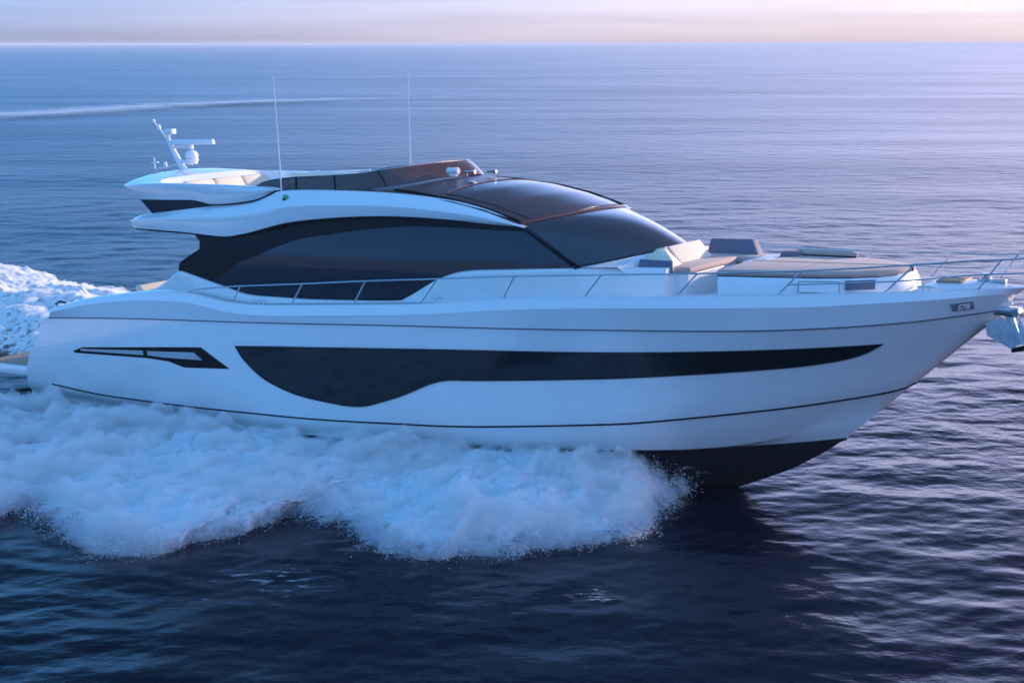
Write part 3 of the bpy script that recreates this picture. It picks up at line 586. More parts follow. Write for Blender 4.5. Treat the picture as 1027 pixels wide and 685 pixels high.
MB().hexa([(18.30, .70, 3.26), (18.62, .95, 3.26), (18.62, 1.16, 3.26), (18.30, 1.16, 3.26), (18.34, .72, 3.38), (18.58, .97, 3.36), (18.58, 1.14, 3.36), (18.34, 1.14, 3.40)], .02).build('headrest', M['slate'], pad)
# bow well: hatch, windlass
MB().box(21.75, 22.2, -.28, .28, 2.98, 3.045, .02).build('bow_hatch', M['teak'], root)
b = MB(); b.tube([(22.55, 0, 2.9), (22.55, 0, 3.1), (22.55, 0, 3.11), (22.55, 0, 3.15)], [.09, .09, .05, .07], 14) if True else b.tube([(22.15, 0, 2.62), (22.15, 0, 2.78), (22.15, 0, 2.80), (22.15, 0, 2.86)], [.10, .10, .06, .08], 14); b.box(22.4, 22.9, -.07, .07, 2.98, 3.06, .02); b.build('windlass', M['steel'], root)

G = []
for x in np.linspace(21.3, 23.0, 16):
    w = float(np.interp(x, [21.3, 22.2, 22.8, 23.0], [.72, .46, .22, .12])); z = float(np.interp(x, [21.3, 21.6, 22.6, 23.0], [2.74, 2.99, 3.0, 2.95]))
    w = min(w, max(Bh(x) - .16, .04)); zb = Gz(x) - .07
    G.append([(x, -w - .06, zb), (x, -w - .04, max(z - .08, zb + .01)), (x, -w + .0, z - .015), (x, -w * .75, z), (x, 0, z + .02)])
G = np.array(G); b = MB(); b.grid(G); b.grid(mir(G)); e = G[-1]; b.add(list(e) + list(mir(e))[::-1], [tuple(range(10))]); e = G[0]; b.add(list(e) + list(mir(e))[::-1], [tuple(range(10))])
b.build('bow_moulding', M['gel2'], root, 40)

# ---- anchor on its roller, below the stem head
b = MB(); b.hexa([(22.62, -.13, 2.47), (23.12, -.10, 2.42), (23.12, .10, 2.42), (22.62, .13, 2.47), (22.62, -.13, 2.60), (23.14, -.10, 2.58), (23.14, .10, 2.58), (22.62, .13, 2.60)], .02); b.tube([(23.08, -.12, 2.50), (23.08, .12, 2.50)], .07, 12)
b.build('bow_roller', M['steel'], root)
b = MB(); b.hexa([(22.86, -.035, 2.48), (23.0, -.035, 2.50), (23.0, .035, 2.50), (22.86, .035, 2.48), (23.06, -.03, 1.92), (23.18, -.03, 1.96), (23.18, .03, 1.96), (23.06, .03, 1.92)], .012)
anch = b.build('anchor', M['galv'], root)
for s in (-1, 1):
    MB().prism([(23.03, s * .03, 1.84), (22.62, s * .17, 2.10), (22.60, s * .22, 2.30), (22.84, s * .14, 2.42), (23.03, s * .05, 2.20)], (.018, .0, .018)).build('fluke', M['galv'], anch)
    MB().prism([(23.10, s * .02, 2.40), (23.28, s * .12, 2.12), (23.24, s * .10, 1.94), (23.14, s * .03, 2.02)], (.02, 0, .02)).build('fluke', M['galv'], anch)
MB().hexa([(23.0, -.07, 1.80), (23.26, -.07, 1.86), (23.26, .07, 1.86), (23.0, .07, 1.80), (23.0, -.07, 1.88), (23.25, -.07, 1.95), (23.25, .07, 1.95), (23.0, .07, 1.88)], .025).build('crown', M['black'], anch)
# bow thruster tunnel
for s in (-1, 1):
    y0 = float(np.interp(17.8, rA[:, 0], rA[:, 1])) * .60
    MB().tube([(17.75, s * (abs(y0) + .012), -.66), (17.75, s * (abs(y0) - .06), -.70)], .12, 16).build('thruster_tunnel', M['black'], root)
# badge on the bow
for s in (-1, 1):
    x0, x1 = 22.17, 22.48
    q = np.array([[(x, s * (abs(hull_y(x, 2.71)) + .022), 2.70 + .10 * (x - x0)), (x, s * (abs(hull_y(x, 2.56)) + .022), 2.555 + .10 * (x - x0))] for x in np.linspace(x0, x1, 6)])
    bd = MB().shell(q, (0, -s * .03, 0)).build('bow_badge', M['plate'], root)
    cu = bpy.data.curves.new('lettering', 'FONT'); cu.body = 'S78'; cu.size = .145; cu.extrude = .004; cu.shear = .25; cu.align_x = 'CENTER'; cu.align_y = 'CENTER'; cu.offset = .004
    to = bpy.data.objects.new('lettering_src', cu); COL.objects.link(to); bpy.context.view_layer.update()
    me = bpy.data.meshes.new_from_object(to.evaluated_get(bpy.context.evaluated_depsgraph_get())); bpy.data.objects.remove(to)
    P0 = Vector(q[0].mean(0)); P1 = Vector(q[-1].mean(0)); ax = (P1 - P0).normalized() * (1 if s < 0 else -1); upv = Vector(q[2, 0] - q[2, 1]).normalized(); nn = ax.cross(upv).normalized(); upv = nn.cross(ax)
    mt = Matrix((ax, upv, nn)).transposed().to_4x4(); mt.translation = (P0 + P1) / 2 + nn * .022
    me.transform(mt); me.materials.append(M['white']); lo = bpy.data.objects.new('lettering', me); COL.objects.link(lo); lo.parent = bd

# ---- cockpit
ck = MB().box(1.75, 2.5, -.4, 1.9, 1.55, 2.0, .05).build('cockpit_sofa', M['gel2'], root)
MB().box(1.95, 2.65, -.35, 1.85, 2.0, 2.13, .04).build('seat_cushion', M['cream'], ck)
MB().hexa([(1.5, -.35, 2.0), (1.8, -.35, 2.0), (1.8, 1.95, 2.0), (1.5, 1.95, 2.0), (1.45, -.35, 2.20), (1.62, -.35, 2.22), (1.62, 1.95, 2.22), (1.45, 1.95, 2.20)], .05).build('back_cushion', M['cream'], ck)
tb = MB().box(3.0, 4.0, -.7, .9, 2.22, 2.27, .02).build('cockpit_table', M['teak'], root); MB().tube([(3.5, .1, 1.55), (3.5, .1, 2.22)], .06).build('table_leg', M['steel'], tb)

# ------------------------------------------------------------------ sea
wr = np.random.default_rng(21)
NW = 110
lam = np.exp(wr.uniform(np.log(.30), np.log(3.2), NW)); lam[:14] = np.exp(wr.uniform(np.log(9), np.log(45), 14))
th = R_(104) + wr.normal(0, R_(42), NW); th[:14] = R_(98) + wr.normal(0, R_(12), 14)
kk = 2 * np.pi / lam; slope = .0075 * (lam / 1.0) ** -.1; slope[:14] = .0045; amp = slope / kk; phs = wr.uniform(0, 2 * np.pi, NW)
kx, ky = kk * np.cos(th), kk * np.sin(th)
def sea_h(X, Y, dr):
    """wave height; components shorter than the local mesh step are left to the surface roughness"""
    X = np.asarray(X, float); Y = np.asarray(Y, float); h = np.zeros(X.shape); lost = np.zeros(X.shape)
    for i in range(NW):
        w = np.clip((lam[i] / dr - 2.2) / 2.5, 0, 1); p = kx[i] * X + ky[i] * Y + phs[i]
        c = np.cos(p); h += amp[i] * w * (c + .25 * slope[i] * 8 * np.cos(2 * p)); lost += (1 - w * w) * slope[i] ** 2 * .5
    return h, lost
rr = [3.0]
while rr[-1] < 45000: rr.append(rr[-1] + max(.075, rr[-1] ** 2 / (CAMH * F_PX) * .9))
rr = np.array(rr); aa = np.r_[np.linspace(-180, -24, 40, endpoint=False), np.linspace(-24, 24, 760, endpoint=False), np.linspace(24, 180, 41)]
RRg, AA = np.meshgrid(rr, R_(1) * aa if False else np.radians(aa), indexing='ij')
X = RRg * np.sin(AA); Y = RRg * np.cos(AA)
drr = np.gradient(rr)[:, None] * np.ones_like(X); dang = np.gradient(np.radians(aa))[None, :] * RRg; dr = np.maximum(drr, dang)
Z, lost = sea_h(X, Y, dr)
nr, na = X.shape
idx = np.arange(nr * na).reshape(nr, na)
F = np.stack([idx[:-1, :-1], idx[1:, :-1], idx[1:, 1:], idx[:-1, 1:]], -1).reshape(-1, 4)
def fast_mesh(name, V, F, m, attrs=None, kind=None, smooth=True):
    me = bpy.data.meshes.new(name); V = np.asarray(V, np.float32); F = np.asarray(F, np.int32)
    me.vertices.add(len(V)); me.vertices.foreach_set('co', V.ravel()); k = F.shape[1]
    me.loops.add(F.size); me.loops.foreach_set('vertex_index', F.ravel()); me.polygons.add(len(F))
    me.polygons.foreach_set('loop_start', np.arange(len(F), dtype=np.int32) * k); me.polygons.foreach_set('loop_total', np.full(len(F), k, np.int32))
    me.polygons.foreach_set('use_smooth', np.full(len(F), smooth)); me.update(); me.validate()
    for n_, a in (attrs or {}).items(): at = me.attributes.new(n_, 'FLOAT', 'POINT'); at.data.foreach_set('value', np.asarray(a, np.float32).ravel())
    if m: me.materials.append(m)
    o = bpy.data.objects.new(name, me); COL.objects.link(o)
    if kind: o['kind'] = kind
    return o
ms = bpy.data.materials.new('sea_water'); ms.use_nodes = True; n = ms.node_tree.nodes; l = ms.node_tree.links; p = n['Principled BSDF']
p.inputs['Base Color'].default_value = (.0004, .0035, .012, 1); p.inputs['IOR'].default_value = 1.20
at = n.new('ShaderNodeAttribute'); at.attribute_name = 'rough'
geo = n.new('ShaderNodeNewGeometry')
mpn = n.new('ShaderNodeMapping'); mpn.inputs['Rotation'].default_value = (0, 0, R_(-12)); mpn.inputs['Scale'].default_value = (1.0, 1.25, 1); l.new(geo.outputs['Position'], mpn.inputs[0])
nz1 = n.new('ShaderNodeTexNoise'); nz1.inputs['Scale'].default_value = .40; nz1.inputs['Detail'].default_value = 7; nz1.inputs['Roughness'].default_value = .52; l.new(mpn.outputs[0], nz1.inputs['Vector'])
bp = n.new('ShaderNodeBump'); bp.inputs['Distance'].default_value = .30; l.new(nz1.outputs[0], bp.inputs['Height'])
at2 = n.new('ShaderNodeAttribute'); at2.attribute_name = 'ripple'; 
nz3 = n.new('ShaderNodeTexNoise'); nz3.inputs['Scale'].default_value = .055; nz3.inputs['Detail'].default_value = 4; mp3 = n.new('ShaderNodeMapping'); mp3.inputs['Scale'].default_value = (.6, 1.5, 1); l.new(geo.outputs['Position'], mp3.inputs[0]); l.new(mp3.outputs[0], nz3.inputs['Vector'])
m3 = n.new('ShaderNodeMapRange'); l.new(nz3.outputs[0], m3.inputs[0]); m3.inputs[1].default_value = .32; m3.inputs[2].default_value = .68; m3.inputs[3].default_value = .45; m3.inputs[4].default_value = 1.35
mu3 = n.new('ShaderNodeMath'); mu3.operation = 'MULTIPLY'; mu3.use_clamp = True; l.new(at2.outputs['Fac'], mu3.inputs[0]); l.new(m3.outputs[0], mu3.inputs[1]); l.new(mu3.outputs[0], bp.inputs['Strength'])
l.new(bp.outputs[0], p.inputs['Normal'])
# slicks: broad wind streaks where the surface is a little rougher or smoother
mp2 = n.new('ShaderNodeMapping'); mp2.inputs['Rotation'].default_value = (0, 0, R_(-8)); mp2.inputs['Scale'].default_value = (.012, .05, 1); l.new(geo.outputs['Position'], mp2.inputs[0])
nz2 = n.new('ShaderNodeTexNoise'); nz2.inputs['Scale'].default_value = 1.0; nz2.inputs['Detail'].default_value = 4; l.new(mp2.outputs[0], nz2.inputs['Vector'])
m2 = n.new('ShaderNodeMapRange'); l.new(nz2.outputs[0], m2.inputs[0]); m2.inputs[1].default_value = .3; m2.inputs[2].default_value = .7; m2.inputs[3].default_value = .88; m2.inputs[4].default_value = 1.12
mu = n.new('ShaderNodeMath'); mu.operation = 'MULTIPLY'; l.new(at.outputs['Fac'], mu.inputs[0]); l.new(m2.outputs[0], mu.inputs[1]); l.new(mu.outputs[0], p.inputs['Roughness'])
rough = np.clip(np.sqrt(np.sqrt(2 * lost * .8 + .0004)), .05, .25)
ripple = np.interp(RRg, [0, 24, 45, 80, 200, 800, 4000], [.40, .44, .72, .95, .95, .6, .25])
sea = fast_mesh('sea', np.stack([X, Y, Z], -1).reshape(-1, 3), F[:, ::-1], ms, dict(rough=rough, ripple=ripple), 'structure')

# ------------------------------------------------------------------ noise for the white water
_perm = np.random.default_rng(5).permutation(4096)
def vnoise(x, y, z=0.0):
    x = np.asarray(x, float); y = np.asarray(y, float); z = np.zeros_like(x) + z
    xi, yi, zi = np.floor(x).astype(int), np.floor(y).astype(int), np.floor(z).astype(int); xf, yf, zf = x - xi, y - yi, z - zi
    u, v, w = [t * t * t * (t * (t * 6 - 15) + 10) for t in (xf, yf, zf)]
    def hsh(a, b_, c): return _perm[(_perm[(_perm[a & 4095] + b_) & 4095] + c) & 4095] / 4095.0
    r = 0
    for a in (0, 1):
        for b_ in (0, 1):
            for c in (0, 1): r = r + hsh(xi + a, yi + b_, zi + c) * (u if a else 1 - u) * (v if b_ else 1 - v) * (w if c else 1 - w)
    return r * 2 - 1
def fbm(x, y, z=0.0, o=5, g=.5, lac=2.03):
    s = 0; a = 1; t = 0
    for i in range(o): s = s + a * vnoise(x * lac ** i + 17.3 * i, y * lac ** i - 9.1 * i, z * lac ** i + 5.7 * i); t += a; a *= g
    return s / t
def billow(x, y, z=0.0, o=5, g=.5, lac=2.07):
    s = 0; a = 1; t = 0
    for i in range(o): s = s + a * (1 - 2 * np.abs(vnoise(x * lac ** i + 31.7 * i, y * lac ** i + 3.3 * i, z * lac ** i))); t += a; a *= g
    return s / t

def foam_mat(name, col, lo, hi, scale, stretch=(1, 1, 1), soft=1.0, trans=.35, attr='edge', k=1.0, maxa=1.0, detail=8, bump=.4):
    """white water: broken up by noise against the distance from its rim"""
    m = bpy.data.materials.new(name); m.use_nodes = True; n = m.node_tree.nodes; l = m.node_tree.links; n.clear()
    o = n.new('ShaderNodeOutputMaterial'); mixs = n.new('ShaderNodeMixShader'); tr = n.new('ShaderNodeBsdfTransparent')
    df = n.new('ShaderNodeBsdfDiffuse'); df.inputs[0].default_value = (*col, 1); tl = n.new('ShaderNodeBsdfTranslucent'); tl.inputs[0].default_value = (*col, 1)
    ms_ = n.new('ShaderNodeMixShader'); ms_.inputs[0].default_value = trans; l.new(df.outputs[0], ms_.inputs[1]); l.new(tl.outputs[0], ms_.inputs[2])
    a = n.new('ShaderNodeAttribute'); a.attribute_name = attr
    g = n.new('ShaderNodeNewGeometry'); mp = n.new('ShaderNodeMapping'); mp.inputs['Scale'].default_value = stretch; l.new(g.outputs['Position'], mp.inputs[0])
    z = n.new('ShaderNodeTexNoise'); z.inputs['Scale'].default_value = scale; z.inputs['Detail'].default_value = detail; z.inputs['Roughness'].default_value = .62; l.new(mp.outputs[0], z.inputs['Vector'])
    # alpha = smoothstep(lo, hi, noise + k * attribute)
    ma = n.new('ShaderNodeMath'); ma.operation = 'MULTIPLY_ADD'; l.new(a.outputs['Fac'], ma.inputs[0]); ma.inputs[1].default_value = k; l.new(z.outputs[0], ma.inputs[2])
    r = n.new('ShaderNodeMapRange'); r.interpolation_type = 'SMOOTHSTEP'; l.new(ma.outputs[0], r.inputs[0]); r.inputs[1].default_value = lo; r.inputs[2].default_value = hi; r.inputs[4].default_value = maxa
    if bump:
        z2 = n.new('ShaderNodeTexNoise'); z2.inputs['Scale'].default_value = scale * 2.2; z2.inputs['Detail'].default_value = 6; l.new(g.outputs['Position'], z2.inputs['Vector'])
        b_ = n.new('ShaderNodeBump'); b_.inputs['Strength'].default_value = bump; b_.inputs['Distance'].default_value = .05; l.new(z2.outputs[0], b_.inputs['Height']); l.new(b_.outputs[0], df.inputs['Normal']); l.new(b_.outputs[0], tl.inputs['Normal'])
    l.new(r.outputs[0], mixs.inputs[0]); l.new(tr.outputs[0], mixs.inputs[1]); l.new(ms_.outputs[0], mixs.inputs[2]); l.new(mixs.outputs[0], o.inputs[0])
    return m
FOAM = (.86, .89, .92)
RMn = np.array(RM); TL = np.array(root.location)
def wpt(x, y, z): return RMn @ np.array([x, y, z]) + TL

# ------------------------------------------------------------------ bow spray along the near side
edge = smooth_poly([(3.55, 29.3), (3.2, 28.3), (2.55, 26.8), (2.0, 26.1), (1.26, 25.6), (.1, 25.2), (-.7, 25.1), (-1.33, 24.75), (-2.0, 25.3), (-3.1, 26.6), (-3.9, 27.2), (-4.5, 26.1), (-5.1, 25.9), (-5.7, 25.2), (-6.7, 25.3), (-7.85, 26.8), (-8.7, 27.6), (-9.4, 26.9), (-10.5, 26.0), (-13, 26.8), (-18, 29), (-26, 33.5)], 700) * (CAMH / 8.1)
edge[:60] += np.array([-.35, .3]) * np.linspace(1, 0, 60)[:, None]
_s = np.r_[0, np.cumsum(np.linalg.norm(np.diff(edge, axis=0), axis=1))]; _tg = np.gradient(edge, axis=0); _tg /= np.linalg.norm(_tg, axis=1)[:, None]
edge = edge + np.column_stack([-_tg[:, 1], _tg[:, 0]]) * (fbm(_s * .9, 3.1 + 0 * _s, 0, 5, .62) * .55 + billow(_s * 2.6, 1.7 + 0 * _s, 0, 3, .6) * .10)[:, None]
tin = np.interp(np.linspace(0, 1, 700), [0, .06, .16, .30, .47, .62, .75, 1], [17.2, 16.7, 15.4, 12.2, 6.5, 1.0, -3.5, -18])
inner = np.array([wpt(x, -abs(np.interp(x, rC[:, 0], rC[:, 1])) * (1.0 if x > 0 else 1) + .12, 0) for x in tin])
zin = np.interp(tin, [-18, -3, 0, 2, 5.5, 8.5, 11.2, 13.7, 15.1, 16.5, 17.3, 17.75], [-.45, -.60, -.65, -.50, -.33, -.13, .01, .20, .35, .37, .20, -.2]) + (CAMH - 8.1)
def spray_sheet(nw, seed, lift, amp_, inset, name, m):
    w = np.linspace(0, 1, nw)[None, :]; t = np.linspace(0, 1, 700)[:, None]
    E = edge[:, None, :]; In = inner[:, None, :2]
    P = In * (1 - w[..., None]) + E * w[..., None]
    # ragged lobes at the rim
    d = np.linalg.norm(E - In, axis=2); rim = (1 - w) * d
    px, py = P[..., 0], P[..., 1]
    span = np.clip(d / 6.0, .15, 1)
    arch = (np.sin(np.pi * np.clip(w, 0, 1) ** .85) ** .8) * (.62 * span) + .18 * np.clip(1 - rim / .5, 0, 1) * 0
    base = (zin[:, None] - .12) * np.clip(1 - w * 1.25, 0, 1) ** 1.2 + arch * np.interp(inner[:, 0], [-12, -6, 0, 4], [.25, .4, .55, .5])[:, None]
    base = base * np.clip(rim / .35, 0, 1) ** .6
    ca, sa = math.cos(R_(58)), math.sin(R_(58)); qu = px * ca + py * sa; qv = -px * sa + py * ca
    nz_ = fbm(px * .55, py * .55, seed, 3) * .20 + fbm(qu * .8 + 9, qv * 1.5, seed + 3, 6, .66) * .34 + billow(qu * 1.6, qv * 4.0, seed + 8, 4, .65) * .10
    fade = np.clip(rim / .6, 0.12, 1) * np.clip(w / .06, .25, 1)
    tip = np.clip(np.arange(700)[:, None] / 70, .1, 1); base = base * tip + (1 - tip) * .05; fade = fade * tip
    z = base + nz_ * amp_ * fade + lift * np.clip(rim / .8, 0, 1) * np.clip(w / .1, .3, 1)
    # break the planar layout sideways too
    px = px + fbm(px * .9, py * .9, seed + 20, 4) * .35 * fade; py = py + fbm(px * .9 + 40, py * .9, seed + 25, 4) * .35 * fade
    V = np.stack([px, py, z], -1)
    aft = np.clip((px + 24) / 8, 0, 1)
    at_ = np.minimum(rim - inset, 3) * aft
    ii = np.arange(700 * nw).reshape(700, nw); Fq = np.stack([ii[:-1, :-1], ii[1:, :-1], ii[1:, 1:], ii[:-1, 1:]], -1).reshape(-1, 4)
    return V.reshape(-1, 3), Fq, at_.ravel()
mcore = foam_mat('spray_foam', FOAM, .50, .86, 3.4, k=.50, trans=.30, bump=.7)
V1, F1, A1 = spray_sheet(220, 1.0, 0.0, .8, .05, 'a', None)
spray = fast_mesh('bow_spray', V1, F1, mcore, dict(edge=A1), 'stuff')
# the mist hanging over it: a closed body of air full of fine drops
mv = bpy.data.materials.new('spray_mist'); mv.use_nodes = True; n = mv.node_tree.nodes; l = mv.node_tree.links; n.clear()
o_ = n.new('ShaderNodeOutputMaterial'); vs = n.new('ShaderNodeVolumeScatter'); vs.inputs['Color'].default_value = (.93, .96, 1, 1); vs.inputs['Density'].default_value = 1.9;
g_ = n.new('ShaderNodeNewGeometry'); mp_ = n.new('ShaderNodeMapping'); mp_.vector_type = 'POINT'; mp_.inputs['Rotation'].default_value = (0, 0, R_(-58)); mp_.inputs['Scale'].default_value = (.42, 2.0, 1.3); l.new(g_.outputs['Position'], mp_.inputs[0])
z_ = n.new('ShaderNodeTexNoise'); z_.inputs['Scale'].default_value = 2.3; z_.inputs['Detail'].default_value = 7; z_.inputs['Roughness'].default_value = .70; l.new(mp_.outputs[0], z_.inputs['Vector'])
r_ = n.new('ShaderNodeMapRange'); l.new(z_.outputs[0], r_.inputs[0]); r_.inputs[1].default_value = .42; r_.inputs[2].default_value = .64; r_.inputs[3].default_value = .0; r_.inputs[4].default_value = 10.0; l.new(r_.outputs[0], vs.inputs['Density'])
vs.inputs['Anisotropy'].default_value = .1; l.new(vs.outputs[0], o_.inputs['Volume'])
NWm = 120; V2, F2, A2 = spray_sheet(NWm, 4.0, .0, 1.3, .0, 'b', None)
V2 = V2.reshape(700, NWm, 3); A2 = A2.reshape(700, NWm)
wv = np.linspace(0, 1, NWm)[None, :]
up = .12 + .42 * np.clip(fbm(V2[..., 0] * 1.3, V2[..., 1] * 1.3, 11., 6, .68) + .2, 0, 1.2) + .10 * np.clip(1 - np.abs(wv - .15) / .2, 0, 1)
tap = np.clip((np.minimum(1 - wv, 1) * np.linalg.norm(edge - inner[:, :2], axis=1)[:, None]) / .5, 0, 1) * np.clip(np.arange(700)[:, None] / 45, .03, 1)
top = V2.copy(); top[..., 2] += up * tap * np.clip(wv / .04, .2, 1)
bot = V2.copy(); bot[..., 2] = np.minimum(V2[..., 2] - .1, -.05 + 0 * V2[..., 2]); bot[..., 2] = V2[..., 2] - .05 - .2 * tap
sub = slice(0, 700, 2); tp_, bt_ = top[sub, ::1], bot[sub, ::1]; nu = tp_.shape[0]
loopv = np.concatenate([tp_, bt_[:, ::-1]], 1); nl_ = loopv.shape[1]; ii = np.arange(nu * nl_).reshape(nu, nl_); jj = np.roll(ii, -1, 1)
Fq = np.stack([ii[:-1], ii[1:], jj[1:], jj[:-1]], -1).reshape(-1, 4)
cap0 = np.stack([ii[0, :NWm - 1], ii[0, 1:NWm], ii[0, ::-1][:NWm][1:], ii[0, ::-1][:NWm - 1]], -1); cap1 = np.stack([ii[-1, :NWm - 1], ii[-1, 1:NWm], ii[-1, ::-1][:NWm][1:], ii[-1, ::-1][:NWm - 1]], -1)[:, ::-1]
fast_mesh('spray_mist', loopv.reshape(-1, 3), np.concatenate([Fq, cap0, cap1]), mv, None, 'stuff')

# droplets thrown off the rim of the spray and at the bow
def droplets(name, C, rad, m):
    """many small irregular octahedra in one mesh"""
    k = len(C); dirs = np.array([(1, 0, 0), (-1, 0, 0), (0, 1, 0), (0, -1, 0), (0, 0, 1), (0, 0, -1)], float)
    sc = rad[:, None, None] * rng.uniform(.6, 1.5, (k, 6, 1)); V = C[:, None, :] + dirs[None] * sc
    f = np.array([(0, 2, 4), (2, 1, 4), (1, 3, 4), (3, 0, 4), (2, 0, 5), (1, 2, 5), (3, 1, 5), (0, 3, 5)]); Fq = (np.arange(k)[:, None, None] * 6 + f[None]).reshape(-1, 3)
    return fast_mesh(name, V.reshape(-1, 3), Fq, m, None, 'stuff')
mdrop = bpy.data.materials.new('water_drops'); mdrop.use_nodes = True; q = mdrop.node_tree.nodes['Principled BSDF']; q.inputs['Base Color'].default_value = (.62, .67, .72, 1); q.inputs['Roughness'].default_value = .8; q.inputs['Specular IOR Level'].default_value = .15
C = []
ne = 60000
ti = rng.beta(1.0, 1.3, ne); ei = (ti * 560).astype(int)
eo = edge[ei] - inner[ei][:, :2]; eo /= np.linalg.norm(eo, axis=1)[:, None]
clump = vnoise(edge[ei][:, 0] * 2.2, edge[ei][:, 1] * 2.2, 3.0)
off = rng.normal(-.12, .20, ne) - .10 * rng.exponential(1, ne) + .34 * clump + .16 * vnoise(edge[ei][:, 0] * 7, edge[ei][:, 1] * 7, 8.); C.append(np.column_stack([edge[ei] + eo * off[:, None] + rng.normal(0, .05, (ne, 2)), np.abs(rng.normal(.05, .13, ne))]))
nb = 9000; xb = 17.0 - rng.gamma(1.6, .9, nb)
base_ = np.array([wpt(x, -abs(np.interp(x, rC[:, 0], rC[:, 1])) * rng.uniform(.75, 1.05), 0) for x in xb]); hz = np.interp(17.0 - xb, [0, .5, 1.5, 4], [.25, .65, .85, .7])
C.append(np.column_stack([base_[:, :2] + rng.normal((.05, -.28), (.2, .22), (nb, 2)), hz * np.clip(rng.beta(2.2, 1.8, nb) * 1.15, 0, 1.4)]))
nj = 520; kj = np.clip((rng.beta(1.0, 1.25, nj) * 560).astype(int), 2, 690)
for j_ in kj:
    o_ = edge[j_] - inner[j_][:2]; o_ /= np.linalg.norm(o_); ang_ = rng.normal(.25, .5); dv = np.array([o_[0] * math.cos(ang_) - o_[1] * math.sin(ang_), o_[0] * math.sin(ang_) + o_[1] * math.cos(ang_)])
    L_ = rng.gamma(2.0, .10); m_ = int(rng.integers(30, 110)); t_ = rng.beta(1.0, 1.9, m_); p0 = edge[j_] - o_ * rng.uniform(.1, .5); h0 = rng.uniform(.05, .3); vz = rng.uniform(.1, .9) * L_
    C.append(np.column_stack([p0 + dv * (t_ * (L_ + .3))[:, None] + rng.normal(0, .012 + .03 * t_[:, None], (m_, 2)), np.maximum(h0 + vz * 4 * t_ * (1 - t_) - h0 * t_ + rng.normal(0, .015, m_), .01)]))
C = np.vstack(C); rad = np.clip(rng.lognormal(np.log(.0042), .55, len(C)), .0018, .012)
droplets('spray_drops', C, rad, mdrop)

# ------------------------------------------------------------------ white water thrown up astern
nx_, ny_ = 420, 200
gx_ = np.linspace(5, -45, nx_)[:, None] * np.ones((1, ny_)); v_ = np.linspace(-1, 1, ny_)[None, :] * np.ones((nx_, 1))
yc = np.interp(-gx_, [-5, 0, 6, 20, 45], [3.8, 4.2, 4.9, 6.5, 10]); hw = np.interp(-gx_, [-5, 0, 6, 20, 45], [1.2, 2.8, 4.0, 5.5, 8.0])
gy_ = yc + hw * v_ * (1 + .30 * fbm(gx_ * .35, 4.0 + np.sign(v_) * 3, 0, 5, .6))
cH, sH = math.cos(R_(34.9)), math.sin(R_(34.9))
wx = TL[0] + cH * gx_ + sH * gy_; wy = TL[1] - sH * gx_ + cH * gy_
rim = (1 - np.abs(v_)) * hw; ends = np.clip((gx_ + 45) / 16, 0, 1) * np.clip((5 - gx_) / 1.5, 0, 1); rim = np.minimum(rim, ends * 3)
hh = np.interp(-gx_, [-5, -1, 3, 8, 16, 45], [.6, .82, .92, .82, .62, .3]) * np.clip(1 - np.abs(v_) ** 2.2, 0, 1) * (.15 + .85 * ends)
zz = hh * (.75 + .5 * fbm(wx * .45, wy * .45, 2, 3)) + np.clip(rim / .8, 0, 1) * (fbm(gx_ * .7, gy_ * 1.3, 5, 6, .66) * .36 + billow(gx_ * 2.0, gy_ * 3.0, 9, 4, .65) * .08)
ii = np.arange(nx_ * ny_).reshape(nx_, ny_); Fq = np.stack([ii[:-1, :-1], ii[1:, :-1], ii[1:, 1:], ii[:-1, 1:]], -1).reshape(-1, 4)
wk = np.stack([wx, wy, zz], -1); upw = (.03 + .30 * np.clip(fbm(wx * 1.7, wy * 1.7, 31., 6, .7) + .05, 0, 1)) * np.clip(rim / .6, .02, 1) * np.clip(np.arange(nx_)[:, None] / 30, .05, 1)
t_, b_ = wk.copy()[::2, ::2], wk.copy()[::2, ::2]; t_[..., 2] += upw[::2, ::2]; b_[..., 2] -= .04
lp = np.concatenate([t_, b_[:, ::-1]], 1); i2 = np.arange(lp.shape[0] * lp.shape[1]).reshape(lp.shape[:2]); j2 = np.roll(i2, -1, 1); n2 = t_.shape[1]
c0 = np.stack([i2[0, :n2 - 1], i2[0, 1:n2], i2[0, ::-1][:n2][1:], i2[0, ::-1][:n2 - 1]], -1); c1 = np.stack([i2[-1, :n2 - 1], i2[-1, 1:n2], i2[-1, ::-1][:n2][1:], i2[-1, ::-1][:n2 - 1]], -1)[:, ::-1]
fast_mesh('spray_mist', lp.reshape(-1, 3), np.concatenate([np.stack([i2[:-1], i2[1:], j2[1:], j2[:-1]], -1).reshape(-1, 4), c0, c1])[:, ::-1], mv, None, 'stuff')
fast_mesh('stern_wake', wk.reshape(-1, 3), Fq, foam_mat('wake_foam', (.90, .90, .90), .41, .60, 4.2, k=.10, trans=.15, bump=.8), dict(edge=np.minimum(rim, .9) - .9 * (1 - ends)), 'stuff')

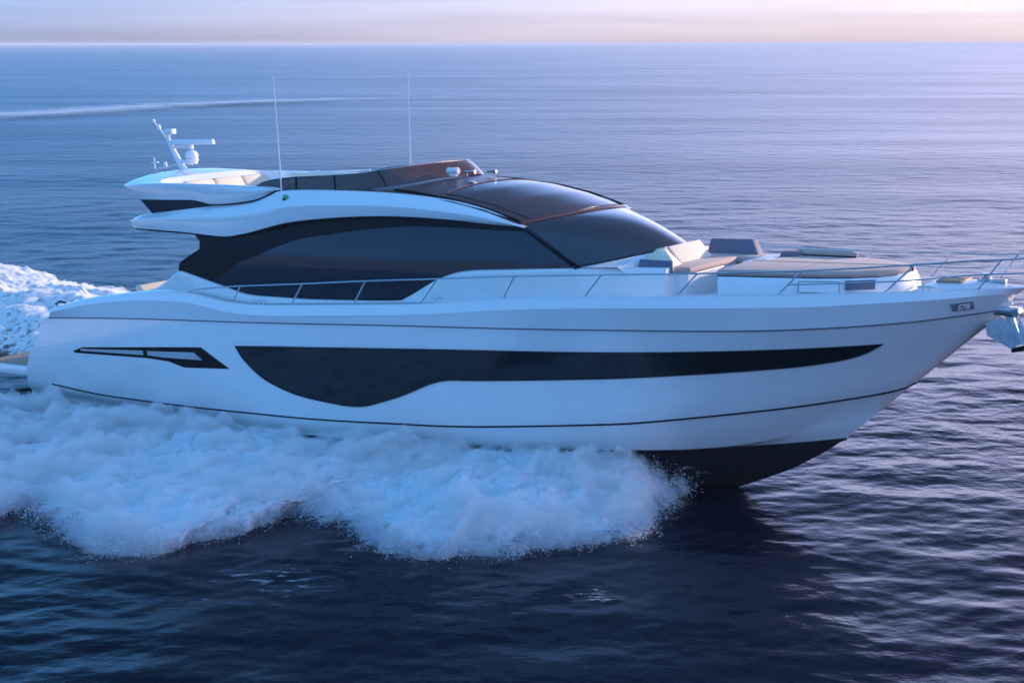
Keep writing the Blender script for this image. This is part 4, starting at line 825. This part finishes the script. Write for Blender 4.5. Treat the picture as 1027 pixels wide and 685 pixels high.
# ------------------------------------------------------------------ foam lace on the water and a far wake
def lace(name, cx_, cy_, sx, sy, rot, nxx, m, lift=.012):
    u, v = np.meshgrid(np.linspace(-1, 1, nxx), np.linspace(-1, 1, nxx), indexing='ij'); c, s = math.cos(rot), math.sin(rot)
    x = cx_ + c * u * sx - s * v * sy; y = cy_ + s * u * sx + c * v * sy; h, _ = sea_h(x, y, np.full(x.shape, .08))
    ii = np.arange(nxx * nxx).reshape(nxx, nxx); Fq = np.stack([ii[:-1, :-1], ii[1:, :-1], ii[1:, 1:], ii[:-1, 1:]], -1).reshape(-1, 4)
    return fast_mesh(name, np.stack([x, y, h + lift], -1).reshape(-1, 3), Fq, m, dict(edge=np.clip(1 - np.hypot(u, v), 0, 1)), 'stuff')
ml = foam_mat('foam_lace', FOAM, .68, .84, 2.6, stretch=(1.0, 3.0, 1), k=.20, trans=.1, maxa=.42, bump=0, detail=10)
lace('foam_lace', -3.7, 24.9, 1.9, 1.7, R_(-25), 120, ml)
lace('foam_lace', 1.3, 24.2, 1.4, .8, R_(-15), 90, ml)
cl = smooth_poly([(-140, 108), (-90, 150), (-57, 182), (-46, 209), (-33.5, 227), (-9.5, 241), (44, 249), (120, 252)], 260) * (CAMH / 8.1)
tg = np.gradient(cl, axis=0); tg /= np.linalg.norm(tg, axis=1)[:, None]; nrm = np.column_stack([-tg[:, 1], tg[:, 0]])
wd = np.interp(cl[:, 0], [-140, -57, -33, -9, 44, 120], [15, 12, 7, 3, 1.5, 1]); v_ = np.linspace(-1, 1, 40)
Wp = cl[:, None, :] + nrm[:, None, :] * (wd[:, None] * v_[None])[..., None]
ii = np.arange(260 * 40).reshape(260, 40); Fq = np.stack([ii[:-1, :-1], ii[1:, :-1], ii[1:, 1:], ii[:-1, 1:]], -1).reshape(-1, 4)
edge_ = (1 - np.abs(v_))[None] * np.interp(cl[:, 0], [-140, -40, 0, 120], [1, .85, .45, -.2])[:, None]
fast_mesh('distant_wake', np.column_stack([Wp.reshape(-1, 2), np.full(260 * 40, .35)]), Fq, foam_mat('far_foam', FOAM, .50, 1.25, .38, stretch=(.6, 1, 1), k=.62, trans=.0, maxa=.55, bump=0), dict(edge=edge_), 'stuff')

# ------------------------------------------------------------------ haze over the sea
hv = bpy.data.materials.new('haze'); hv.use_nodes = True; n = hv.node_tree.nodes; l = hv.node_tree.links; n.clear()
o_ = n.new('ShaderNodeOutputMaterial'); pv = n.new('ShaderNodeVolumePrincipled'); pv.inputs['Color'].default_value = (.86, .92, 1.0, 1); pv.inputs['Density'].default_value = 1.9e-4; pv.inputs['Anisotropy'].default_value = .0; l.new(pv.outputs[0], o_.inputs['Volume'])
b = MB(); x0, x1, y0, y1, z0, z1 = -50000, 50000, -50000, 50000, -2.5, 11
b.add([(x0, y0, z0), (x1, y0, z0), (x1, y1, z0), (x0, y1, z0), (x0, y0, z1), (x1, y0, z1), (x1, y1, z1), (x0, y1, z1)], [(0, 3, 2, 1), (4, 5, 6, 7), (0, 1, 5, 4), (1, 2, 6, 5), (2, 3, 7, 6), (3, 0, 4, 7)])
hz_ = b.build('haze', hv); hz_['kind'] = 'stuff'
